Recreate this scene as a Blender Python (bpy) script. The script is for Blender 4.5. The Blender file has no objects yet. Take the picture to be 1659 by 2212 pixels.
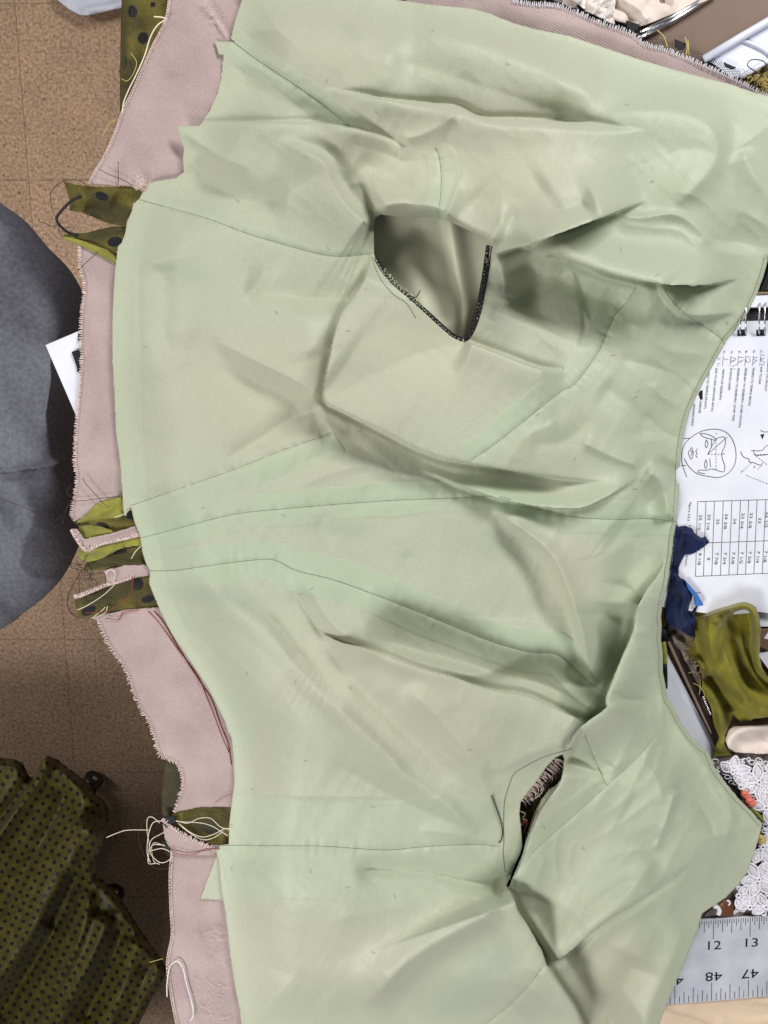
import bpy, math, random
import numpy as np
from mathutils import Vector
random.seed(4); rng = np.random.default_rng(4)
R = math.radians
# ------------------------------------------------------------------ camera, light, exposure
F = 1600.0; CU, CV = 829.5, 1106.0; TILT = R(10)
CAMZ = 0.508; CAMY = CAMZ * math.tan(TILT)
sc = bpy.context.scene
cd = bpy.data.cameras.new("camera"); cam = bpy.data.objects.new("camera", cd)
sc.collection.objects.link(cam); sc.camera = cam
cd.sensor_fit = 'HORIZONTAL'; cd.sensor_width = 36; cd.lens = 36 * F / 1659.0
cd.clip_start = 0.01; cd.clip_end = 60
cam.location = (0, CAMY, CAMZ); cam.rotation_euler = (-TILT, 0, 0)
w = bpy.data.worlds.new("World"); sc.world = w; w.use_nodes = True
w.node_tree.nodes["Background"].inputs[0].default_value = (0.93, 0.97, 1.0, 1)
w.node_tree.nodes["Background"].inputs[1].default_value = 0.11
def area(name, loc, aim, sx, sy, power, col):
    l = bpy.data.lights.new(name, 'AREA'); l.shape = 'RECTANGLE'; l.size = sx; l.size_y = sy
    l.energy = power; l.color = col
    o = bpy.data.objects.new(name, l); sc.collection.objects.link(o); o.location = loc
    o.rotation_euler = (Vector(aim) - Vector(loc)).to_track_quat('-Z', 'Y').to_euler()
area("ceiling_or_fill_lamp", (0.8, 1.1, 0.95), (.05, 0, 0), 0.9, 0.3, 27, (1, 0.995, 0.985))
area("ceiling_or_fill_lamp", (-0.75, -0.95, 1.1), (-.1, -.2, 0), 0.8, 0.3, 19, (1, 0.99, 0.98))
area("ceiling_or_fill_lamp", (-1.6, 0.5, 0.9), (-.45, .1, -.9), 0.5, 1.2, 15, (1, 0.98, 0.95))  # added fill aimed at the floor to brighten it, not a ceiling fixture
sc.view_settings.view_transform = 'Standard'; sc.view_settings.look = 'None'
sc.view_settings.exposure = 0.0; sc.view_settings.gamma = 1

ct, st = math.cos(TILT), math.sin(TILT)
def P(u, v, z=0.0):
    """pixel of the 1659x2212 view -> point on the level plane z (metres); works on arrays"""
    x = (u - CU) / F; y = -(v - CV) / F
    dx = x; dy = y * ct - st; dz = -ct - y * st
    t = (z - CAMZ) / dz
    return dx * t, CAMY + dy * t, z + 0 * t
def PV(u, v, z=0.0): return Vector([float(a) for a in P(u, v, z)])
MM = 0.001
def K(x0, y0, k, pts):      # crop coordinates -> view coordinates
    return [(x0 + p[0] * k, y0 + p[1] * k) for p in pts]
def A1(p): return K(0, 0, .5, p)
def A2(p): return K(829.5, 0, .5, p)
def A3(p): return K(0, 531, .5, p)
def A4(p): return K(829.5, 531, .5, p)
def A5(p): return K(0, 1062, .5, p)
def A6(p): return K(829.5, 1062, .5, p)
def A7(p): return K(0, 1593, .5, p)
def A8(p): return K(829.5, 1593, .5, p)
def B1(p): return K(1393.6, 630.4, .18, p)
def B2(p): return K(1393.6, 995.4, .18, p)
def B3(p): return K(1393.6, 1360.4, .18, p)
def B4(p): return K(1393.6, 1758.5, .205, p)
def B5(p): return K(1095, 0, .34, p)
def B6(p): return K(66.4, 365, .16, p)
def B7(p): return K(99.5, 995.4, .2, p)
def B8(p): return K(232.3, 1625.8, .2, p)

# ------------------------------------------------------------------ materials
def mat(name, col, rough=.7, spec=.3, sheen=0., col2=None, nscale=60., bump=0., bscale=900., metal=0.,
        weave=0., wscale=1500., ndetail=4., mixf=(.35, .65), wang=0.0, coat=0, grain=0., gscale=800.):
    m = bpy.data.materials.new(name); m.use_nodes = True
    nt = m.node_tree; N = nt.nodes; L = nt.links; b = N['Principled BSDF']
    b.inputs['Roughness'].default_value = rough; b.inputs['Specular IOR Level'].default_value = spec
    b.inputs['Metallic'].default_value = metal; b.inputs['Sheen Weight'].default_value = sheen
    b.inputs['Coat Weight'].default_value = coat
    tc = N.new('ShaderNodeTexCoord')
    if col2 is None: col2 = tuple(c * .88 for c in col)
    n = N.new('ShaderNodeTexNoise'); n.inputs['Scale'].default_value = nscale; n.inputs['Detail'].default_value = ndetail
    L.new(tc.outputs['Object'], n.inputs['Vector'])
    cr = N.new('ShaderNodeValToRGB'); cr.color_ramp.elements[0].position = mixf[0]; cr.color_ramp.elements[1].position = mixf[1]
    cr.color_ramp.elements[0].color = (*col2, 1); cr.color_ramp.elements[1].color = (*col, 1)
    L.new(n.outputs['Fac'], cr.inputs[0]); L.new(cr.outputs[0], b.inputs['Base Color'])
    prev = None
    if grain:
        n4 = N.new('ShaderNodeTexNoise'); n4.inputs['Scale'].default_value = gscale; n4.inputs['Detail'].default_value = 2
        L.new(tc.outputs['Object'], n4.inputs['Vector'])
        r4 = N.new('ShaderNodeMapRange'); r4.inputs['From Min'].default_value = .3; r4.inputs['From Max'].default_value = .7
        r4.inputs['To Min'].default_value = 1 - grain; r4.inputs['To Max'].default_value = 1 + grain; L.new(n4.outputs['Fac'], r4.inputs[0])
        m4 = N.new('ShaderNodeMix'); m4.data_type = 'RGBA'; m4.blend_type = 'MULTIPLY'; m4.inputs[0].default_value = 1
        L.new(cr.outputs[0], m4.inputs[6]); L.new(r4.outputs[0], m4.inputs[7]); cr = type('o', (), {'outputs': [m4.outputs[2]]})
        L.new(m4.outputs[2], b.inputs['Base Color'])
    if bump:
        n2 = N.new('ShaderNodeTexNoise'); n2.inputs['Scale'].default_value = bscale; n2.inputs['Detail'].default_value = 3
        L.new(tc.outputs['Object'], n2.inputs['Vector'])
        bp = N.new('ShaderNodeBump'); bp.inputs['Strength'].default_value = bump; bp.inputs['Distance'].default_value = .0006
        L.new(n2.outputs['Fac'], bp.inputs['Height']); prev = bp
    if weave:
        mp = N.new('ShaderNodeMapping'); mp.inputs['Rotation'].default_value = (0, 0, wang)
        L.new(tc.outputs['Object'], mp.inputs['Vector'])
        ws = []
        for d in ('X', 'Y'):
            wv = N.new('ShaderNodeTexWave'); wv.bands_direction = d; wv.inputs['Scale'].default_value = wscale
            wv.inputs['Distortion'].default_value = 1.2; wv.inputs['Detail'].default_value = 1.5
            L.new(mp.outputs[0], wv.inputs['Vector']); ws.append(wv)
        mm = N.new('ShaderNodeMath'); mm.operation = 'MULTIPLY'
        L.new(ws[0].outputs['Fac'], mm.inputs[0]); L.new(ws[1].outputs['Fac'], mm.inputs[1])
        bp = N.new('ShaderNodeBump'); bp.inputs['Strength'].default_value = weave; bp.inputs['Distance'].default_value = .0004
        L.new(mm.outputs[0], bp.inputs['Height'])
        if prev: L.new(prev.outputs[0], bp.inputs['Normal'])
        prev = bp
        mx = N.new('ShaderNodeMix'); mx.data_type = 'RGBA'; mx.blend_type = 'MULTIPLY'
        mx.inputs[0].default_value = min(1, weave * .5)
        cc = N.new('ShaderNodeMapRange'); cc.inputs['To Min'].default_value = .62; cc.inputs['To Max'].default_value = 1.15
        L.new(mm.outputs[0], cc.inputs[0]); L.new(cr.outputs[0], mx.inputs[6]); L.new(cc.outputs[0], mx.inputs[7])
        L.new(mx.outputs[2], b.inputs['Base Color'])
    if prev: L.new(prev.outputs[0], b.inputs['Normal'])
    return m
def tint_layer(m, attr, comp, col, strength=1.0):
    """mix another real colour (a dyed dot, the doubled cloth of a seam allowance) over the base by a mesh attribute"""
    nt = m.node_tree; N = nt.nodes; L = nt.links; b = N['Principled BSDF']
    src = b.inputs['Base Color'].links[0].from_socket
    at = N.new('ShaderNodeAttribute'); at.attribute_name = attr
    sp = N.new('ShaderNodeSeparateColor'); L.new(at.outputs['Color'], sp.inputs[0])
    ml = N.new('ShaderNodeMath'); ml.operation = 'MULTIPLY'; ml.inputs[1].default_value = strength
    L.new(sp.outputs[comp], ml.inputs[0])
    mx = N.new('ShaderNodeMix'); mx.data_type = 'RGBA'
    L.new(ml.outputs[0], mx.inputs[0]); L.new(src, mx.inputs[6]); mx.inputs[7].default_value = (*col, 1)
    L.new(mx.outputs[2], b.inputs['Base Color']); return m
def s2l(r, g, b): return tuple(((c / 255) / 12.92 if c / 255 <= .04045 else ((c / 255 + .055) / 1.055) ** 2.4) for c in (r, g, b))

M = {}
M['lining'] = mat('sage_lining', s2l(171, 175, 152), .48, .24, .2, s2l(168, 172, 149), 14, bump=.12, bscale=900, grain=.05, gscale=800)
tint_layer(M['lining'], 'tint', 0, s2l(164, 179, 151), .7)
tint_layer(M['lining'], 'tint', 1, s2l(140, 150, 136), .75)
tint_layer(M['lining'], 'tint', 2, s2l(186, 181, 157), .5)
M['lining_back'] = mat('sage_lining_back', s2l(214, 215, 188), .5, .3, .05, s2l(206, 208, 180), 20, weave=.12, wscale=1100)
M['pink'] = mat('pink_twill', s2l(184, 164, 161), .85, .12, .1, s2l(172, 151, 149), 35, weave=.55, wscale=230, wang=.5, grain=.07, gscale=900)
M['pink_raw'] = mat('pink_fray', s2l(226, 204, 198), .9, .1)
M['silk'] = mat('olive_silk', s2l(104, 94, 38), .55, .2, .03, s2l(66, 60, 26), 60, weave=.6, wscale=190, wang=.2, grain=.15, gscale=600)
tint_layer(M['silk'], 'tint', 0, (.006, .006, .009), 1)
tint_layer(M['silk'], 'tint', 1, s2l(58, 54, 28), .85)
M['olive'] = mat('olive_bright', s2l(150, 148, 40), .5, .4, .3, s2l(122, 120, 34), 80, weave=.5, wscale=500)
M['satin'] = mat('olive_satin', s2l(128, 122, 34), .52, .22, .15, s2l(98, 92, 24), 60, bump=.3, bscale=900, grain=.12, gscale=900)
M['navy'] = mat('navy_ribbon', s2l(22, 36, 76), .6, .2, .03, s2l(12, 20, 46), 90, bump=.3, bscale=500)
M['blue'] = mat('blue_ribbon', s2l(60, 110, 180), .6, .3)
M['black'] = mat('black_thread', (.008, .008, .009), .7, .3)
M['brownthread'] = mat('brown_thread', s2l(74, 52, 46), .8, .2)
M['redthread'] = mat('red_thread', s2l(150, 66, 62), .8, .2)
M['cream'] = mat('cream_thread', s2l(236, 222, 200), .8, .2)
M['seamthread'] = mat('seam_thread', s2l(136, 142, 116), .8, .2)
M['stitchthread'] = mat('stitch_thread', s2l(96, 104, 80), .8, .2)
M['greenthread'] = mat('pale_green_thread', s2l(205, 214, 176), .8, .2)
M['trouser'] = mat('grey_denim', s2l(116, 116, 124), .95, .03, .05, s2l(100, 100, 108), 8, bump=.9, bscale=160, grain=.2, gscale=260)
M['paper'] = mat('white_paper', s2l(222, 222, 231), .8, .2, 0, s2l(212, 212, 223), 40)
M['ink'] = mat('black_ink', s2l(70, 68, 74), .7, .2)
M['pencil'] = mat('pencil_line', s2l(140, 138, 146), .7, .2)
M['darkink'] = mat('solid_black_ink', s2l(28, 28, 32), .7, .2)
M['tray'] = mat('white_plastic', s2l(208, 211, 226), .35, .5, 0, s2l(200, 203, 220), 20)
M['wood'] = mat('brown_table', s2l(124, 98, 80), .55, .4, 0, s2l(106, 82, 66), 12)
M['darkwood'] = mat('dark_wood', s2l(52, 38, 28), .4, .5, 0, s2l(28, 20, 15), 60)
M['tanwood'] = mat('tan_wood', s2l(128, 108, 90), .4, .5)
M['metal'] = mat('ring_metal', (.75, .75, .78), .25, .5, metal=1)
M['alu'] = mat('ruler_aluminium', s2l(212, 212, 222), .5, .5, 0, s2l(192, 193, 204), 55, metal=.25, bump=.2, bscale=300, ndetail=8)
M['lace'] = mat('white_lace', s2l(226, 224, 230), .8, .2)
M['beige'] = mat('beige_satin', s2l(214, 190, 164), .42, .4, .3, s2l(204, 180, 154), 30)
M['creamcloth'] = mat('cream_cloth', s2l(222, 206, 196), .7, .3, .3, s2l(200, 184, 174), 50, bump=.3)
M['rose'] = mat('coral_ribbon', s2l(222, 118, 100), .6, .3)
M['gold'] = mat('gold_cord', s2l(190, 170, 104), .6, .3)
M['greycloth'] = mat('grey_satin', s2l(128, 114, 106), .4, .5, .2, s2l(88, 78, 72), 90)
M['whitecloth'] = mat('lavender_cloth', s2l(204, 206, 218), .8, .2)
M['cover'] = mat('black_cover', s2l(50, 48, 52), .6, .3, 0, s2l(36, 34, 38), 120)
M['rubber'] = mat('black_plastic', s2l(30, 28, 28), .3, .5)
M['chrome'] = mat('chrome', (.7, .7, .72), .2, .5, metal=1)
M['clear'] = mat('clear_film', s2l(226, 222, 220), .15, .6, 0, s2l(200, 190, 184), 40, bump=.6, bscale=60)
M['mesh'] = mat('black_net', s2l(42, 40, 42), .8, .2)

# floor: cork-speckled vinyl tiles
def floor_mat():
    m = mat('cork_tile', s2l(186, 156, 130), .7, .2, 0, s2l(152, 122, 99), 170, ndetail=10, mixf=(.38, .62))
    nt = m.node_tree; N = nt.nodes; L = nt.links; b = N['Principled BSDF']; src = b.inputs['Base Color'].links[0].from_socket
    tc = [n for n in N if n.type == 'TEX_COORD'][0]
    n = N.new('ShaderNodeTexNoise'); n.inputs['Scale'].default_value = 230; n.inputs['Detail'].default_value = 3
    L.new(tc.outputs['Object'], n.inputs['Vector'])
    cr = N.new('ShaderNodeValToRGB'); cr.color_ramp.elements[0].position = .62; cr.color_ramp.elements[1].position = .72
    L.new(n.outputs['Fac'], cr.inputs[0])
    mx = N.new('ShaderNodeMix'); mx.data_type = 'RGBA'; L.new(cr.outputs[0], mx.inputs[0]); L.new(src, mx.inputs[6])
    mx.inputs[7].default_value = (*s2l(216, 190, 166), 1)
    n3 = N.new('ShaderNodeTexNoise'); n3.inputs['Scale'].default_value = 150; n3.inputs['Detail'].default_value = 4
    mp3 = N.new('ShaderNodeMapping'); mp3.inputs['Location'].default_value = (3, 7, 1)
    L.new(tc.outputs['Object'], mp3.inputs[0]); L.new(mp3.outputs[0], n3.inputs['Vector'])
    cr3 = N.new('ShaderNodeValToRGB'); cr3.color_ramp.elements[0].position = .62; cr3.color_ramp.elements[1].position = .7
    L.new(n3.outputs['Fac'], cr3.inputs[0])
    mx3 = N.new('ShaderNodeMix'); mx3.data_type = 'RGBA'; L.new(cr3.outputs[0], mx3.inputs[0]); L.new(mx.outputs[2], mx3.inputs[6])
    mx3.inputs[7].default_value = (*s2l(104, 74, 56), 1)
    n5 = N.new('ShaderNodeTexNoise'); n5.inputs['Scale'].default_value = 5; n5.inputs['Detail'].default_value = 6; n5.inputs['Roughness'].default_value = .65
    L.new(tc.outputs['Object'], n5.inputs['Vector'])
    r5 = N.new('ShaderNodeMapRange'); r5.inputs['From Min'].default_value = .3; r5.inputs['From Max'].default_value = .7; r5.inputs['To Min'].default_value = .8; r5.inputs['To Max'].default_value = 1.12
    L.new(n5.outputs['Fac'], r5.inputs[0]); m5 = N.new('ShaderNodeMix'); m5.data_type = 'RGBA'; m5.blend_type = 'MULTIPLY'; m5.inputs[0].default_value = 1
    L.new(mx3.outputs[2], m5.inputs[6]); L.new(r5.outputs[0], m5.inputs[7]); mx3 = m5
    br = N.new('ShaderNodeTexBrick'); br.offset = 0; br.squash = 1
    br.inputs['Scale'].default_value = 1; br.inputs['Mortar Size'].default_value = .0011; br.inputs['Mortar Smooth'].default_value = .3
    br.inputs['Brick Width'].default_value = .305; br.inputs['Row Height'].default_value = .305
    br.inputs['Color1'].default_value = (1, 1, 1, 1); br.inputs['Color2'].default_value = (.9, .9, .89, 1); br.inputs['Mortar'].default_value = (.62, .57, .54, 1)
    mp = N.new('ShaderNodeMapping'); L.new(tc.outputs['Object'], mp.inputs[0]); L.new(mp.outputs[0], br.inputs['Vector'])
    mu = N.new('ShaderNodeMix'); mu.data_type = 'RGBA'; mu.blend_type = 'MULTIPLY'; mu.inputs[0].default_value = 1
    L.new(mx3.outputs[2], mu.inputs[6]); L.new(br.outputs['Color'], mu.inputs[7]); L.new(mu.outputs[2], b.inputs['Base Color'])
    return m, mp
def dotted_mat():
    """olive silk with a woven-in lattice of small black dots, laid out in the cloth's own UV"""
    m = mat('dotted_olive', s2l(80, 72, 26), .5, .22, .03, s2l(58, 52, 19), 60, bump=.3, bscale=400, grain=.12, gscale=300)
    nt = m.node_tree; N = nt.nodes; L = nt.links; b = N['Principled BSDF']; src = b.inputs['Base Color'].links[0].from_socket
    uv = N.new('ShaderNodeUVMap'); res = []
    def lattice(off):
        mp = N.new('ShaderNodeMapping'); mp.inputs['Location'].default_value = off; L.new(uv.outputs[0], mp.inputs[0])
        fr = N.new('ShaderNodeVectorMath'); fr.operation = 'FRACTION'; L.new(mp.outputs[0], fr.inputs[0])
        su = N.new('ShaderNodeVectorMath'); su.operation = 'DISTANCE'; su.inputs[1].default_value = (.5, .5, 0)
        L.new(fr.outputs[0], su.inputs[0])
        lt = N.new('ShaderNodeMath'); lt.operation = 'LESS_THAN'; lt.inputs[1].default_value = .165; L.new(su.outputs['Value'], lt.inputs[0])
        return lt
    a, c = lattice((0, 0, 0)), lattice((.5, .5, 0))
    mxm = N.new('ShaderNodeMath'); mxm.operation = 'MAXIMUM'; L.new(a.outputs[0], mxm.inputs[0]); L.new(c.outputs[0], mxm.inputs[1])
    mx = N.new('ShaderNodeMix'); mx.data_type = 'RGBA'; L.new(mxm.outputs[0], mx.inputs[0]); L.new(src, mx.inputs[6])
    mx.inputs[7].default_value = (.006, .006, .008, 1); L.new(mx.outputs[2], b.inputs['Base Color'])
    return m
M['dotted'] = dotted_mat()

# ------------------------------------------------------------------ objects
def link(o, parent=None):
    sc.collection.objects.link(o)
    if parent: o.parent = parent
    return o
def mesh_obj(name, verts, faces, m, parent=None, smooth=True):
    me = bpy.data.meshes.new(name); me.from_pydata([tuple(map(float, v)) for v in verts], [], faces)
    if smooth: me.polygons.foreach_set('use_smooth', [True] * len(me.polygons))
    if isinstance(m, str): m = M[m]
    me.materials.append(m); me.update()
    return link(bpy.data.objects.new(name, me), parent)
def tag(o, label, cat, group=None, kind=None):
    if label: o['label'] = label
    if cat: o['category'] = cat
    if group: o['group'] = group
    if kind: o['kind'] = kind
    return o
def thing(name, label, cat, group=None):
    return tag(link(bpy.data.objects.new(name, None)), label, cat, group)
def smooth_line(pts, n=6):
    pts = [np.array(p, float) for p in pts]
    if len(pts) < 3: return np.array(pts)
    e = [2 * pts[0] - pts[1]] + pts + [2 * pts[-1] - pts[-2]]; out = []
    for i in range(1, len(e) - 2):
        p0, p1, p2, p3 = e[i - 1:i + 3]
        for k in range(n):
            t = k / n
            out.append(.5 * ((2 * p1) + (p2 - p0) * t + (2 * p0 - 5 * p1 + 4 * p2 - p3) * t * t + (-p0 + 3 * p1 - 3 * p2 + p3) * t ** 3))
    out.append(pts[-1]); return np.array(out)

class TB:                              # tube builder -> one mesh
    def __init__(s): s.v = []; s.f = []
    def tube(s, pts, r, sides=5, flat=1.0):
        pts = [Vector(p) for p in pts]
        if len(pts) < 2: return s
        base = len(s.v); n = len(pts)
        for i, p in enumerate(pts):
            d = (pts[min(i + 1, n - 1)] - pts[max(i - 1, 0)])
            d = d.normalized() if d.length > 1e-9 else Vector((1, 0, 0))
            a = d.cross(Vector((0, 0, 1)))
            a = a.normalized() if a.length > 1e-4 else Vector((1, 0, 0))
            b = a.cross(d); rr = r[i] if hasattr(r, '__len__') else r
            for k in range(sides):
                t = 2 * math.pi * k / sides
                s.v.append(p + a * (rr * math.cos(t)) + b * (rr * flat * math.sin(t)))
        for i in range(n - 1):
            for k in range(sides):
                k2 = (k + 1) % sides
                s.f.append((base + i * sides + k, base + i * sides + k2, base + (i + 1) * sides + k2, base + (i + 1) * sides + k))
        s.f.append(tuple(base + k for k in range(sides))[::-1]); s.f.append(tuple(base + (n - 1) * sides + k for k in range(sides)))
        return s
    def build(s, name, m, parent=None): return mesh_obj(name, s.v, s.f, m, parent)
def pix_line(pts, z, r, tb=None, sm=5, sides=5, flat=1.):
    """a line given in view coordinates, laid at height z (mm: number, list per point, or function)"""
    tb = tb or TB(); zz = z
    if hasattr(z, '__len__'): pts = [(p[0], p[1], q) for p, q in zip(pts, z)]
    q = smooth_line(pts, sm) if sm > 1 and len(pts) > 2 else np.array(pts, float)
    out = []
    for p in q:
        h = p[2] if len(p) > 2 else (zz(p[0], p[1]) if callable(zz) else zz)
        out.append(PV(p[0], p[1], h * MM))
    return tb.tube(out, r * MM, sides, flat)

# ---- cloth sheets: fine height fields cut to an outline
def seg_field(U, V, line):
    """distance, side (+ = right hand walking along it) and position 0..1 for every grid point"""
    best = np.full(U.shape, 1e18); side = np.zeros(U.shape); tt = np.zeros(U.shape)
    d = np.diff(line, axis=0); ln = np.hypot(d[:, 0], d[:, 1]); cum = np.concatenate([[0], np.cumsum(ln)]); tot = cum[-1]
    for i in range(len(d)):
        if ln[i] < 1e-6: continue
        px = U - line[i, 0]; py = V - line[i, 1]
        t = np.clip((px * d[i, 0] + py * d[i, 1]) / ln[i] ** 2, 0, 1)
        dd = (px - t * d[i, 0]) ** 2 + (py - t * d[i, 1]) ** 2
        m = dd < best - 1e-9
        best[m] = dd[m]; side[m] = (d[i, 0] * py - d[i, 1] * px)[m]; tt[m] = ((cum[i] + t * ln[i]) / tot)[m]
    return np.sqrt(best), side, tt
def fold(H, U, V, c, pts, amp, wl, wr, ta=.15, tb=.15, pw=2.0, sm=6):
    line = smooth_line(pts, sm); mg = 2.6 * max(wl, wr) + 4
    u0, v0 = U[0, 0], V[0, 0]
    i0 = max(0, int((line[:, 1].min() - mg - v0) / c)); i1 = min(H.shape[0], int((line[:, 1].max() + mg - v0) / c) + 2)
    j0 = max(0, int((line[:, 0].min() - mg - u0) / c)); j1 = min(H.shape[1], int((line[:, 0].max() + mg - u0) / c) + 2)
    if i1 <= i0 or j1 <= j0: return
    d, s, t = seg_field(U[i0:i1, j0:j1], V[i0:i1, j0:j1], line)
    wdt = np.where(s > 0, wr, wl)
    g = np.exp(-(d / wdt) ** pw)
    tp = np.ones_like(t)
    if ta > 0: x = np.clip(t / ta, 0, 1); tp *= x * x * (3 - 2 * x)
    if tb > 0: x = np.clip((1 - t) / tb, 0, 1); tp *= x * x * (3 - 2 * x)
    H[i0:i1, j0:j1] += amp * g * tp
def blur(H, n):
    for _ in range(n):
        Q = np.pad(H, 1, mode='edge')
        H = (Q[:-2, 1:-1] + Q[2:, 1:-1] + 2 * Q[1:-1, 1:-1]) / 4
        Q = np.pad(H, 1, mode='edge'); H = (Q[1:-1, :-2] + Q[1:-1, 2:] + 2 * Q[1:-1, 1:-1]) / 4
    return H
def vnoise(U, V, su, sv, ang=0., seed=0):
    r = np.random.default_rng(seed); c_, s_ = math.cos(ang), math.sin(ang)
    a = (U * c_ + V * s_) / su + 1000; b = (-U * s_ + V * c_) / sv + 1000
    T = r.random((64, 64)) * 2 - 1
    ai = np.floor(a).astype(int); bi = np.floor(b).astype(int); fa = a - ai; fb = b - bi
    fa = fa * fa * (3 - 2 * fa); fb = fb * fb * (3 - 2 * fb); ai %= 64; bi %= 64; a2 = (ai + 1) % 64; b2 = (bi + 1) % 64
    return (T[ai, bi] * (1 - fa) + T[a2, bi] * fa) * (1 - fb) + (T[ai, b2] * (1 - fa) + T[a2, b2] * fa) * fb
def inside(U, V, poly):
    poly = np.array(poly, float); r = np.zeros(U.shape, bool); n = len(poly)
    for i in range(n):
        x1, y1 = poly[i]; x2, y2 = poly[(i + 1) % n]
        if y1 == y2: continue
        c = ((y1 > V) != (y2 > V)) & (U < (x2 - x1) * (V - y1) / (y2 - y1) + x1)
        r ^= c
    return r
def ridged(*a, **k): return .5 - 2 * np.abs(vnoise(*a, **k))
class Sheet:
    def __init__(s, outline, c, z, holes=()):
        s.o = [np.array(outline, float)] + [np.array(h, float) for h in holes]
        lo = s.o[0].min(0) - 2 * c; hi = s.o[0].max(0) + 2 * c; s.c = c; s.u0, s.v0 = lo
        u = np.arange(lo[0], hi[0], c); v = np.arange(lo[1], hi[1], c)
        s.U, s.V = np.meshgrid(u, v); s.H = np.full(s.U.shape, float(z)); s.T = np.zeros(s.U.shape + (3,)); s.DU = np.zeros(s.U.shape); s.DV = np.zeros(s.U.shape)
    def fold(s, pts, amp, wl, wr, ta=.15, tb=.15, pw=2., sm=6): fold(s.H, s.U, s.V, s.c, pts, amp, wl, wr, ta, tb, pw, sm); return s
    def lip(s, pts, low, sh, whi=16, wlo=12, ta=.15, tb=.15):
        """push a step sideways into a real overhang; low = side (+1 right, -1 left) of the lower layer"""
        line = smooth_line(pts, 6); d, sd, t = seg_field(s.U, s.V, line); g = np.gradient(line, axis=0); L_ = np.maximum(np.hypot(g[:, 0], g[:, 1]), 1e-6)
        tt = np.concatenate([[0], np.cumsum(np.hypot(*np.diff(line, axis=0).T))]); tt /= tt[-1]
        nx = np.interp(t, tt, -g[:, 1] / L_) * low; ny = np.interp(t, tt, g[:, 0] / L_) * low
        islow = (sd * low) > 0
        w_ = np.where(islow, -.75 * np.exp(-(d / wlo) ** 2), np.exp(-(d / whi) ** 2)) * sh
        for e, q in ((ta, t), (tb, 1 - t)):
            if e > 0: x = np.clip(q / e, 0, 1); w_ = w_ * x * x * (3 - 2 * x)
        s.DU += nx * w_; s.DV += ny * w_; return s
    def blob(s, u, v, a, ru, rv, ang=0):
        c_, s_ = math.cos(R(ang)), math.sin(R(ang)); x = (s.U - u) * c_ + (s.V - v) * s_; y = -(s.U - u) * s_ + (s.V - v) * c_
        s.H += a * np.exp(-(x / ru) ** 2 - (y / rv) ** 2); return s
    def noise(s, a, su, sv, ang=0, seed=0, mask=None):
        n = vnoise(s.U, s.V, su, sv, R(ang), seed) * a
        s.H += n if mask is None else n * mask; return s
    def z(s, u, v):
        x = (u - s.u0) / s.c; y = (v - s.v0) / s.c
        i = int(min(max(y, 0), s.H.shape[0] - 1.001)); j = int(min(max(x, 0), s.H.shape[1] - 1.001)); fy = min(max(y - i, 0), 1); fx = min(max(x - j, 0), 1)
        H = s.H
        return (H[i, j] * (1 - fx) + H[i, j + 1] * fx) * (1 - fy) + (H[i + 1, j] * (1 - fx) + H[i + 1, j + 1] * fx) * fy
    def build(s, name, m, parent=None, thick=.35, uv=None, tint=False, sharp=0):
        U, V, c = s.U.copy(), s.V.copy(), s.c
        best = np.full(U.shape, 1e9); bu = U.copy(); bv = V.copy(); ins = None
        for k, poly in enumerate(s.o):
            I = inside(U, V, poly); ins = I if k == 0 else ins & ~I
            n = len(poly)
            for i in range(n):
                a = poly[i]; b = poly[(i + 1) % n]; d = b - a; L2 = d @ d
                if L2 < 1e-9: continue
                j0 = max(0, int((min(a[0], b[0]) - 2 * c - s.u0) / c)); j1 = int((max(a[0], b[0]) + 2 * c - s.u0) / c) + 2
                i0 = max(0, int((min(a[1], b[1]) - 2 * c - s.v0) / c)); i1 = int((max(a[1], b[1]) + 2 * c - s.v0) / c) + 2
                if i1 <= 0 or j1 <= 0: continue
                u = s.U[i0:i1, j0:j1]; v = s.V[i0:i1, j0:j1]
                t = np.clip(((u - a[0]) * d[0] + (v - a[1]) * d[1]) / L2, 0, 1)
                qx = a[0] + t * d[0]; qy = a[1] + t * d[1]; dd = np.hypot(u - qx, v - qy)
                w_ = dd < best[i0:i1, j0:j1]
                best[i0:i1, j0:j1][w_] = dd[w_]; bu[i0:i1, j0:j1][w_] = qx[w_]; bv[i0:i1, j0:j1][w_] = qy[w_]
        sn = best < .62 * c
        U[sn] = bu[sn]; V[sn] = bv[sn]
        ok = ins | sn
        fr = np.clip((best - 2) / 10, 0, 1); dU = blur(s.DU, 2) * fr; dV = blur(s.DV, 2) * fr
        q = ok[:-1, :-1] & ok[1:, :-1] & ok[:-1, 1:] & ok[1:, 1:]
        cu = (U[:-1, :-1] + U[1:, :-1] + U[:-1, 1:] + U[1:, 1:]) / 4; cv = (V[:-1, :-1] + V[1:, :-1] + V[:-1, 1:] + V[1:, 1:]) / 4
        ci = inside(cu, cv, s.o[0])
        for h in s.o[1:]: ci &= ~inside(cu, cv, h)
        q &= ci
        X, Y, Z = P(U + dU, V + dV, s.H * MM)
        idx = -np.ones(U.shape, int); used = np.zeros(U.shape, bool)
        for a, b in ((slice(None, -1), slice(None, -1)), (slice(1, None), slice(None, -1)), (slice(None, -1), slice(1, None)), (slice(1, None), slice(1, None))):
            used[a, b] |= q
        idx[used] = np.arange(used.sum())
        co = np.stack([X[used], Y[used], Z[used]], 1)
        fq = np.stack([idx[:-1, :-1][q], idx[1:, :-1][q], idx[1:, 1:][q], idx[:-1, 1:][q]], 1)
        me = bpy.data.meshes.new(name); me.vertices.add(len(co)); me.vertices.foreach_set('co', co.ravel())
        me.loops.add(fq.size); me.loops.foreach_set('vertex_index', fq.ravel().astype(np.int32))
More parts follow.
